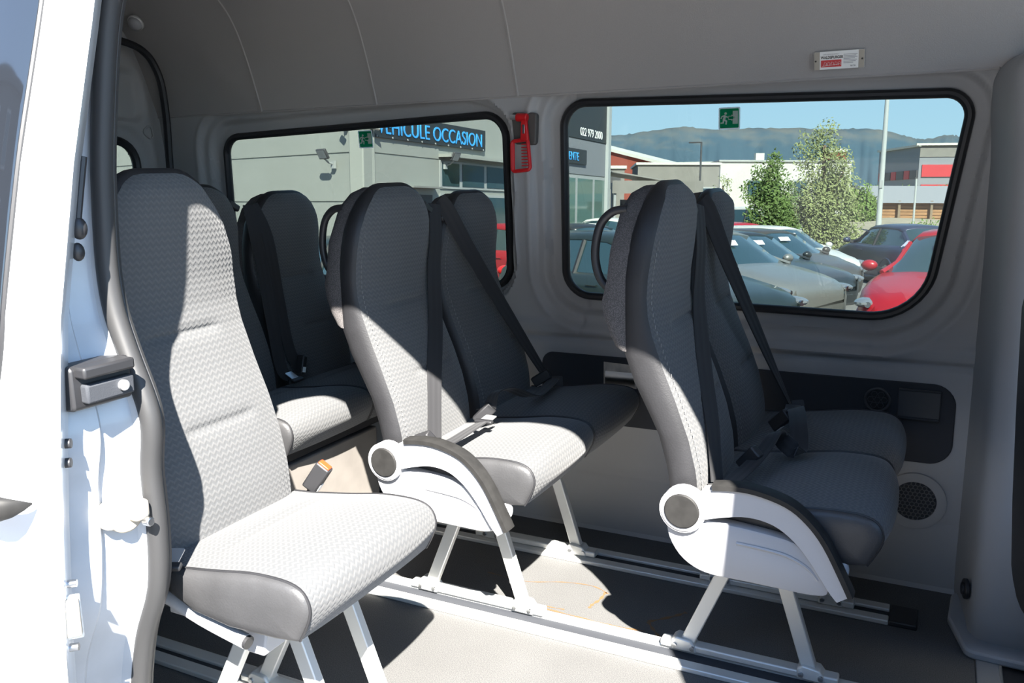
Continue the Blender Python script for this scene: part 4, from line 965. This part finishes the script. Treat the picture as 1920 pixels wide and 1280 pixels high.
def floodlight(label, loc, rz):
    t = ething('floodlight', label, 'floodlight', loc, rz, group='floodlights on the showroom')
    MB().box((0.30, 0, 0.10), (0.06, 0.30, 0.22), Ry(0.5)).build('housing', 'ext_dark', t, bevel=0.02)
    MB().box((0.327, 0, 0.088), (0.02, 0.24, 0.17), Ry(0.5)).build('front_glass', 'lens', t)
    MB().tube([(0, 0.0, -0.10), (0.15, 0, -0.07), (0.27, 0, 0.02)], 0.02, 6).build('arm', 'ext_frame', t)
    MB().box((0.03, 0, -0.1), (0.06, 0.1, 0.16)).build('wall_plate', 'ext_frame', t)
floodlight('floodlight on the pale wall left of the corner', (CX+f1.x*0.86+n1.x*0.03, CY+f1.y*0.86+n1.y*0.03, 2.80), math.atan2(n1.y, n1.x))
floodlight('floodlight below the long blue lettered sign', (CX+0.05, CY+3.1, 2.90), 0.0)
def camera_thing(label, loc, rz):
    t = ething('security_camera', label, 'camera', loc, rz, group='security cameras on the showroom corner')
    MB().box((0.03, 0, 0), (0.06, 0.09, 0.09)).build('wall_plate', 'ext_white', t, bevel=0.01)
    MB().tube([(0.04, 0, 0), (0.12, 0, -0.03)], 0.015, 6).build('arm', 'ext_white', t)
    MB().cyl((0.10, -0.1, -0.03), (0.16, 0.1, -0.05), 0.04, 12).build('barrel', 'ext_white', t, bevel=0.005)
camera_thing('white security camera left of the exit sticker', (CX+f1.x*0.45+n1.x*0.02, CY+f1.y*0.45+n1.y*0.02, 3.42), math.atan2(n1.y, n1.x))
camera_thing('white security camera right of the exit sticker', (CX+0.03, CY+0.22, 3.45), 0)

# ---- other buildings
def bbox_building(name, label, loc, size, m, rz=0.0, roofm=None, roofh=0.15):
    b = ething(name, label, 'building', loc, rz)
    MB().box((0, 0, size[2]/2), size).build('wall', m, b, sharp=0)
    if roofm: MB().box((0, 0, size[2]+roofh/2), (size[0]+0.2, size[1]+0.2, roofh)).build('roof_edge', roofm, b, sharp=0)
    return b
def bwin(b, x, z, wd, h, y, m='ext_glass', frame='ext_frame'):
    f_ = MB().box((x, y, z), (wd+0.14, 0.08, h+0.14)).build('window', frame, b, sharp=0)
    MB().box((x, y-0.03, z), (wd, 0.06, h)).build('pane', m, f_, sharp=0)
# red gabled hall
b = ething('red_hall', 'brick red hall with sloping pale roof edge left of the white building', 'building', (-19.0, 58.6, 0), 0.0)
MB().prism([(-8, 0), (9, 0), (9, 4.9), (1.6, 4.9), (-8, 7.4)], lambda x, z: (x, 0, z), lambda x, z: (x, 12, z)).build('wall', 'ext_brick', b, sharp=0)
MB().prism([(-8.2, 7.40), (1.6, 4.88), (9.2, 4.88), (9.2, 5.08), (1.6, 5.08), (-8.2, 7.62)], lambda x, z: (x, -0.2, z), lambda x, z: (x, 12.2, z)).build('roof_edge', 'ext_white', b, sharp=0)
b = bbox_building('grey_workshop', 'grey rendered workshop with two windows left of the white building', (-13.4, 46.6, 0), (4.2, 5, 4.15), 'ext_grey', math.radians(22), 'ext_white', 0.12)
bwin(b, 0.55, 2.5, 0.75, 0.9, -2.5); bwin(b, 1.55, 2.5, 0.75, 0.9, -2.5)
b = bbox_building('cream_workshop', 'low cream workshop wing beside the grey workshop', (-17.55, 44.9, 0), (3.4, 5, 3.95), 'ext_grey', math.radians(22), 'ext_white', 0.15)
MB().box((0.7, -2.52, 3.3), (1.6, 0.06, 0.7)).build('lamp_panel', 'ext_dark', b, sharp=0)
b = bbox_building('white_building', 'long white flat-roofed building behind the trees', (-9.35, 54.4, 0), (7.5, 5, 4.62), 'ext_white', math.radians(24), 'ext_frame', 0.1)
for x in (-1.75, -0.75): bwin(b, x, 3.1, 0.75, 0.85, -2.5)
for x in (0.9, 2.0): bwin(b, x, 3.1, 0.75, 0.85, -2.5)
MB().box((-1.2, -1.0, 4.9), (0.5, 0.5, 0.6)).build('roof_vent', 'ext_white', b)
MB().cyl((3.1, -1.6, 4.7), (3.1, -1.6, 5.2), 0.6, 20).build('round_rooflight', 'ext_brick', b); MB().cyl((3.1, -1.6, 5.2), (3.1, -1.6, 5.4), 0.65, 20).build('rooflight_cap', 'ext_white', b)
# awning between showroom and workshop
t = ething('tent_canopy', 'grey tent canopy beside the showroom end', 'canopy', (-9.7, 31.2, 0), math.radians(22))
rows = [[(x, y, 3.25-0.16*(x+1.6)*0.9-0.10*((x+1.6)/3.2)**2-0.06*abs(y)) for y in (-1.5, -0.75, 0, 0.75, 1.5)] for x in np.linspace(-1.6, 1.6, 10)]
m1 = MB().grid(rows, uv=False).build('canopy_roof', 'ext_grey', t, sharp=80); sd_ = m1.modifiers.new('thick', 'SOLIDIFY'); sd_.thickness = 0.05
MB().box((0, -1.48, 2.62), (3.2, 0.04, 0.45)).build('valance', 'ext_grey', t, sharp=0)
for x in (-1.5, 1.5):
    for y in (-1.4, 1.4): MB().cyl((x, y, 0), (x, y, 2.85), 0.05, 8).build('post', 'ext_frame', t)
MB().box((0, 0.9, 1.1), (2.4, 0.4, 2.2)).build('back_wall', 'ext_dark', t, sharp=0)
rbox('red_crate', 'ext_red', t, (0.3, -0.2, 1.95), (1.4, 0.5, 0.35), 0.03)
# red and grey office block
b = ething('office_block', 'grey office block with bright red facade bands on the right', 'building', (-2.9, 113, 0), 0)
MB().prism([(0, 0), (16, 4.0), (16, 20), (-5.0, 9.5)], lambda x, y: (x, y, 0), lambda x, y: (x, y, 9.4)).build('wall', 'ext_bluegrey', b, sharp=0)
def fac(a, c, z0, z1, s0, s1, m, name, par=b, o=0.1):
    a, c = Vector(a), Vector(c); dv = (c-a); nn = Vector((dv.y, -dv.x)).normalized()*o; p, q = a+dv*s0+nn, a+dv*s1+nn
    return MB().add([(p.x, p.y, z0), (q.x, q.y, z0), (q.x, q.y, z1), (p.x, p.y, z1), (p.x-nn.x, p.y-nn.y, z0), (q.x-nn.x, q.y-nn.y, z0), (q.x-nn.x, q.y-nn.y, z1), (p.x-nn.x, p.y-nn.y, z1)], [(0, 1, 2, 3), (0, 4, 5, 1), (2, 6, 7, 3), (1, 5, 6, 2), (3, 7, 4, 0)]).build(name, m, par, sharp=0)
FL, FR = ((-5.0, 9.5), (0, 0)), ((0, 0), (16, 4.0))
fac(*FR, 8.2, 9.5, 0, 1, 'ext_grey', 'attic'); fac(*FR, 9.5, 9.75, -0.03, 1, 'ext_white', 'roof_edge', o=0.4); fac(*FL, 9.4, 9.65, 0, 1.03, 'ext_white', 'roof_edge', o=0.3)
for z0, z1, s1 in ((5.9, 7.3, 0.62), (3.9, 5.0, 0.34), (1.8, 3.0, 0.7)): fac(*FR, z0, z1, 0.02, s1, 'ext_red', 'red_band', o=0.15)
fac(*FR, 3.9, 5.0, 0.50, 0.62, 'ext_red', 'red_band', o=0.15); fac(*FR, 3.9, 5.0, 0.36, 0.48, 'ext_dark', 'window', o=0.12); fac(*FR, 3.9, 5.0, 0.64, 0.85, 'ext_dark', 'window', o=0.12); fac(*FR, 5.9, 7.3, 0.64, 0.95, 'ext_dark', 'window', o=0.12)
for s0 in (0.28, 0.5, 0.75): fac(*FR, 8.35, 8.95, s0, s0+0.06, 'ext_dark', 'window', o=0.14)
for z0, z1 in ((5.7, 6.7), (3.9, 4.9), (2.2, 3.2)):
    for s0 in (0.05, 0.37, 0.69): fac(*FL, z0, z1, s0, s0+0.12, 'ext_red', 'red_band', o=0.15); fac(*FL, z0, z1, s0+0.13, s0+0.29, 'ext_dark', 'window', o=0.12)
# timber shed
b = ething('timber_shed', 'timber shed with dark grey roof right of the lamp post', 'building', (-1.7, 60.2, 0), math.radians(24))
MB().box((0, 1.5, 1.2), (6.2, 3, 2.4)).build('wall', 'timber', b, sharp=0)
for k in range(8): MB().box((0, -0.03, 0.7+k*0.2), (6.0, 0.06, 0.17)).build('board', 'timber', b, sharp=0)
MB().prism([(-3.6, 2.35), (3.6, 2.35), (3.3, 3.45), (-3.1, 3.45)], lambda x, z: (x, -0.5+(z-2.35)*1.2, z), lambda x, z: (x, 3.2, z)).build('roof', 'ext_bluegrey', b, sharp=0)
for x in (-2.9, -1, 1, 2.9): MB().box((x, -0.3, 1.25), (0.15, 0.15, 2.5)).build('post', 'bark', b, sharp=0)
t = ething('rubble_heap', 'dark rubble heap in front of the timber shed', 'heap', (1.35, 57.5, 0))
rg = random.Random(5); rows = []
mb = MB(); mb.ell((0, 0, 0.4), (1.5, 1.2, 1.9), 16, 10); mb.v = [(x*(1+rg.uniform(-.12, .12)), y*(1+rg.uniform(-.12, .12)), max(0, z*(1+rg.uniform(-.1, .1)))) for x, y, z in mb.v]; mb.build('heap', 'ext_dark', t)
# sandy bank
rows = [[(x, y, h_+0.1*math.sin(x*0.7+y)) for x in np.linspace(-40, 45, 40)] for y, h_ in ((32, -0.15), (36, 0.7), (40, 1.15), (46, 1.3), (60, 1.35), (90, 1.2), (140, 0.0))]
sbk = MB().grid(rows, uv=False).build('ground_bank', 'sand', sharp=80); sbk.matrix_world = EM; tag(sbk, 'sandy bank behind the parked cars', kind='structure')
# lamp posts
t = ething('lamp_post', 'tall pale lamp post crossing the right of the window', 'lamp post', (-2.30, 37.9, 0))
MB().cyl((0, 0, 0), (0, 0, 8.5), 0.12, 14, 0.07).build('pole', 'lamp_pole', t); MB().box((0.4, 0, 8.5), (1.0, 0.25, 0.1)).build('lamp_head', 'lamp_pole', t, bevel=0.03); MB().box((0, -0.11, 2.9), (0.12, 0.05, 0.3)).build('hatch', 'ext_frame', t)
t = ething('lamp_post', 'thin black lamp post in front of the white building', 'lamp post', (-10.12, 39.6, 0))
MB().cyl((0, 0, 0), (0, 0, 4.9), 0.055, 10, 0.04).build('pole', 'ext_dark', t); MB().box((-0.28, 0, 4.9), (0.6, 0.14, 0.06)).build('lamp_head', 'ext_dark', t, bevel=0.015)
# fence posts
for k in range(3):
    t = ething('fence_post', ('thin grey fence post left of the tall lamp post', 'thin grey fence post right of the tall lamp post', 'thin grey fence post before the timber shed')[k], 'post', ((-4.2, -1.15, 1.1)[k], 42.5, 0.9), group='fence posts on the bank')
    MB().cyl((0, 0, 0), (0, 0, 2.4), 0.045, 8).build('post', 'lamp_pole', t); MB().box((0, 0, 2.4), (0.1, 0.1, 0.06)).build('cap', 'ext_dark', t)

# ---- trees
def tree(name, label, loc, h, blobs, n, leaf, m, trunk=0.06, group='trees behind the parked cars'):
    t = ething(name, label, 'tree' if 'tree' in name else 'bush', loc, group=group); rg = random.Random(hash(label) % 1000 if False else len(label)*7+n)
    mb = MB()
    if trunk:
        mb.tube([(0, 0, 0), (0.03, 0.02, h*0.4), (-0.02, 0, h*0.85)], trunk, 6)
        for k in range(9):
            a = rg.uniform(0, 2*PI); z = h*rg.uniform(0.1, 0.5); l = h*rg.uniform(0.08, 0.18)
            mb.tube([(0, 0, z), (math.cos(a)*l*.5, math.sin(a)*l*.5, z+l*.6), (math.cos(a)*l*.8, math.sin(a)*l*.8, z+l*1.2)], trunk*0.4, 4)
        mb.build('trunk', 'bark', t)
    vs, fs = [], []
    W = [b[3]*b[4]*b[5] if len(b) > 5 else b[3]**3 for b in blobs]; tot = sum(W)
    for b, w_ in zip(blobs, W):
        for _ in range(int(n*w_/tot)):
            while True:
                p = Vector((rg.uniform(-1, 1), rg.uniform(-1, 1), rg.uniform(-1, 1)))
                if p.length < 1: break
            p = p.normalized()*(p.length**0.55); c = Vector((b[0]+p.x*b[3], b[1]+p.y*b[4], b[2]+p.z*b[5]))
            c += Vector((rg.gauss(0, .05), rg.gauss(0, .05), rg.gauss(0, .07)))
            u = Vector((rg.gauss(0, 1), rg.gauss(0, 1), rg.gauss(0, 1))).normalized(); v = u.orthogonal().normalized(); s = leaf*rg.uniform(.6, 1.3); k = len(vs)
            vs += [c-u*s, c+v*s*.45, c+u*s, c-v*s*.45]; fs.append((k, k+1, k+2, k+3))
    MB().add(vs, fs).build('foliage', m, t, sharp=0, recalc=False)['kind'] = 'stuff'
    return t
def blobs(h, r, n, seed, taper=0.8):
    rg = random.Random(seed); out = []
    for k in range(n):
        q = (k+0.5)/n; z = h*(0.18+0.80*q); rr = r*(1-taper*max(0, q-0.35)/0.65)
        a = rg.uniform(0, 2*PI); o = rr*rg.uniform(0.1, 0.75); s = r*rg.uniform(0.22, 0.45)*(1.1-0.65*q)
        out.append((math.cos(a)*o, math.sin(a)*o, z, s, s, s*rg.uniform(1.0, 1.7)))
    return out
tree('tree', 'dark green leafy tree at the centre of the large window', (-4.75, 26.8, 0), 3.6, blobs(3.5, 1.1, 34, 1, 0.65), 11000, 0.055, 'leaf_green')
tree('tree', 'tall pale green feathery tree right of the darker one', (-3.55, 29.6, 0), 4.6, blobs(4.5, 1.6, 50, 2, 0.72), 15000, 0.055, 'leaf_pale')
tree('tree', 'sparse young tree before the white building windows', (-7.3, 32.0, 0), 3.2, blobs(3.1, 0.7, 16, 3, 0.5), 1500, 0.05, 'leaf_pale', 0.04)
tree('tree', 'round green tree beside the timber shed', (-4.1, 49.6, 0.9), 2.4, blobs(2.2, 1.3, 20, 4, 0.5), 5000, 0.1, 'leaf_bush')
tree('bush', 'low green bush right of the pale feathery tree', (-0.5, 29.2, 0), 1.5, blobs(1.45, 1.1, 18, 5, 0.3), 5000, 0.05, 'leaf_bush', 0)
tree('bush', 'low green bush below the dark leafy tree', (-7.6, 28.2, 0), 1.6, blobs(1.6, 0.9, 18, 6, 0.3), 5000, 0.05, 'leaf_green', 0)
tree('bush', 'long hedge strip beneath the red and grey office block', (-0.9, 67.5, 1.0), 3.6, [(x, 0, 1.7+0.2*math.sin(x*3), 0.9, 0.6, 0.8) for x in np.arange(-5, 4.5, 0.7)], 5000, 0.11, 'leaf_bush', 0)

# ---- parked cars
def lathe_ring(xc, w_, zb, zt):
    half = [(0, zb), (w_*.90, zb), (w_*.985, zb+.12), (w_, zb+.28), (w_, max(zb+.3, zt-.20)), (w_*.965, zt-.075), (w_*.86, zt-.018), (w_*.5, zt+.008), (0, zt+.014)]
    return [(xc, -y, z) for y, z in half]+[(xc, y, z) for y, z in reversed(half[1:-1])]
def car(label, m, loc, heading, L=4.2, W=1.78, H=1.45, hood=1.1, kind='hatch', paper=True, plate=True, roofm=None):
    t = ething('parked_car', label, 'car', loc, heading, group='cars parked in the car park'); w_ = W/2; k = H/1.45
    hz = 0.98*k
    st_ = [(0.0, .62, .45, .58), (-.03, .72, .30, .68), (-.10, .80, .24, .76), (-.25, .86, .22, .82), (-.5, .97, .2, .87), (-hood*.75, 1, .2, .94), (-hood, 1, .2, .985), (-hood-.5, 1, .2, .98), (-L*.6, 1, .2, .97), (-L*.8, 1, .2, .99), (-L+.25, .97, .22, .99), (-L+.08, .9, .26, .93), (-L+.02, .8, .32, .80), (-L, .7, .42, .6)]
    MB().loft([lathe_ring(x, w_*a, zb, zt*k) for x, a, zb, zt in st_]).build('body', m, t, sharp=50)
    end = -L+(.12 if kind == 'hatch' else .55)
    gs = [(-hood+.02, hz-.02, .80, .80), (-hood-.30, hz+.18*k, .80, .73), (-hood-.62, H-.075, .80, .66), (-hood-.85, H-.02, .80, .645), (-hood-1.3, H, .80, .64), (end+.75, H-.02, .80, .63), (end+.45, H-.09, .79, .62), (end+.18, H-.28*k, .78, .64), (end, hz-.0, .78, .72)]
    gl = [[(x, -w_*wb*1.09, hz-.06), (x, -w_*wr*1.06, max(hz-.03, zr-.10)), (x, -w_*wr*.93, max(hz-.02, zr-.02)), (x, -w_*wr*.5, zr+.012), (x, 0, zr+.018), (x, w_*wr*.5, zr+.012), (x, w_*wr*.93, max(hz-.02, zr-.02)), (x, w_*wr*1.06, max(hz-.03, zr-.10)), (x, w_*wb*1.09, hz-.06)] for x, zr, wb, wr in gs]
    gh = MB().loft(gl).build('glazing', 'car_glass', t, sharp=50)
    rows = [[(x, y*1.01, z+.009) for x, y, z in ring[1:8]] for ring in gl[2:7]]
    r = MB().grid(rows, uv=False).build('roof', roofm or m, t, sharp=60); s_ = r.modifiers.new('thick', 'SOLIDIFY'); s_.thickness = 0.03
    for sgn in (0, 8):
        e = lambda i: Vector(gl[i][sgn])*Vector((1, 1.0, 1)); up_ = lambda i: Vector(gl[i][1 if sgn == 0 else 7])
        MB().tube([Vector(gl[0][sgn])+Vector((0, 0, .05)), up_(1), up_(2)], 0.032, 6).build('pillar', m, t)
        i = 4; MB().tube([Vector(gl[i][sgn]), up_(i)], 0.035, 6).build('pillar', 'black_plastic', t)
        MB().tube([Vector(gl[7][sgn]), up_(7), up_(6)], 0.06, 6).build('pillar', m, t)
    for sx, x in ((1, -.78), (1, -L+.78)):
        for sy in (-1, 1):
            y = sy*(w_-.02); wh = MB().cyl((x, y-.1*sy, .31), (x, y+.015*sy, .31), .31, 24).build('wheel', 'tyre', t, bevel=.03)
            MB().cyl((x, y, .31), (x, y+.02*sy, .31), .21, 20).build('rim', 'rim', wh)
            MB().tube([(x+.36*math.cos(a), y+.012*sy, .31+.36*math.sin(a)) for a in np.linspace(-.2, PI+.2, 14)], .028, 6).build('wheel_arch', m, t)
    for sy in (-1, 1):
        hl = MB().ell((-.19, sy*w_*.78, .70*k), (.20, .13, .062)).build('headlight', 'lens', t); MB().cyl((-.06, sy*w_*.72, .69*k), (-.015, sy*w_*.71, .69*k), .034, 14).build('lamp_unit', 'chrome', hl)
        MB().ell((-L+.12, sy*w_*.80, .86*k), (.13, .12, .085)).build('taillight', 'tail_red', t)
        mi = MB().ell((-hood-.18, sy*(w_+.09), hz+.06), (.07, .10, .07)).build('mirror', m, t); MB().bar((-hood-.2, sy*(w_-.08), hz), (-hood-.18, sy*(w_+.05), hz+.04), .05, .03, up=(1, 0, 0)).build('mirror_arm', 'black_plastic', mi)
        MB().tube([(x, sy*(w_+.004), .82*k) for x in (-hood-.7, -hood-.9)], .014, 6).build('door_handle', m, t)
    MB().box((-.045, 0, .50*k), (.06, W*.52, .17)).build('grille', 'black_plastic', t, bevel=.02)
    for q in range(3): MB().box((-.012, 0, (.45+q*.05)*k), (.02, W*.5, .012)).build('grille_bar', 'chrome', t)
    if plate: MB().box((-.005, 0, .37*k), (.02, .50, .11)).build('number_plate', 'white_print', t, bevel=.004)
    if paper:
        p = [Vector(gl[1][3]).lerp(Vector(gl[2][3]), .35), Vector(gl[1][5]).lerp(Vector(gl[2][5]), .35)]; c = p[0].lerp(p[1], .25)+Vector((.03, 0, .03))
        MB().box(c, (.012, .30, .10), Ry(-0.75)).build('price_card', 'white_print', t)
        c = Vector(gl[5][7])+Vector((0.5, .02, -.12)); MB().box(c, (.2, .012, .14), Rx(-.3)).build('price_card', 'white_print', t)
    return t
hd = math.atan2(-0.48, 0.877)
car('dark green car nearest the van, seen through the large window', 'car_green', (-1.72, 9.95, 0), hd, L=4.4, W=1.84, H=1.5, hood=1.25)
car('silver car with round headlight behind the dark green one', 'car_silver', (-1.42, 12.35, 0), hd, L=4.1, H=1.5, hood=1.15)
car('slate car between the silver and the grey one', 'car_slate', (-1.45, 14.75, 0), hd, L=4.2, H=1.42, hood=1.15)
car('grey brown small car with dark roof in the row', 'car_grey', (-1.55, 17.2, 0), hd, L=3.9, W=1.72, H=1.42, hood=0.95)
car('white small car behind the grey brown one', 'car_white', (-1.75, 19.45, 0), hd, L=3.9, W=1.72, H=1.45, hood=0.95)
car('red car roof peeking out behind the row', 'car_red', (-3.0, 22.3, 0), hd, L=3.4, H=1.48)
car('dark blue car with red tail lights showing its rear', 'car_blue', (-2.0, 26.0, 0), math.atan2(0.9, -0.5), L=4.1, H=1.48, paper=False)
car('bright red car at the right edge of the large window', 'car_red', (-0.05, 10.2, 0), math.atan2(-0.98, -0.2), L=4.2, W=1.84, H=1.58, hood=1.1)
car('white car left of the large window before the glazed front', 'car_white', (-9.15, 22.5, 0), -PI/2, L=4.1, H=1.55)
car('black estate car low behind the near grab handle', 'car_black', (-5.75, 18.0, 0), hd, L=4.0, H=1.46)
car('white van parked behind the dark leafy tree', 'car_white', (-4.6, 33.5, 0), hd, L=4.6, H=1.95, hood=0.9)
car('red car beside the pillar seen through the rear side window', 'car_red', (-5.75, 14.9, 0), hd, L=4.0, H=1.5, paper=False)
car('dark green car low in the rear side window', 'car_green', (-5.1, 8.7, 0), hd, L=4.2, H=1.40)

# ---- dark building behind the camera, mirrored in the door window, its unseen length extended to darken the ambient light
b = ething('dark_building', 'dark grey building mirrored in the sliding door window', 'building', (-17.0, -14.0, 0), 0.0)
MB().box((0, -5, 4.4), (50, 10, 8.8)).build('wall', 'dark_facade', b, sharp=0)
MB().box((0, -5, 8.95), (50.4, 10.4, 0.3)).build('roof_edge', 'ext_dark', b, sharp=0)
for x in range(-23, 24, 4):
    for z in (2.2, 5.0, 7.4):
        f_ = MB().box((x, 0.02, z), (1.5, 0.1, 1.6)).build('window', 'ext_frame', b, sharp=0); MB().box((x, 0.06, z), (1.3, 0.08, 1.4)).build('pane', 'ext_glass', f_, sharp=0)
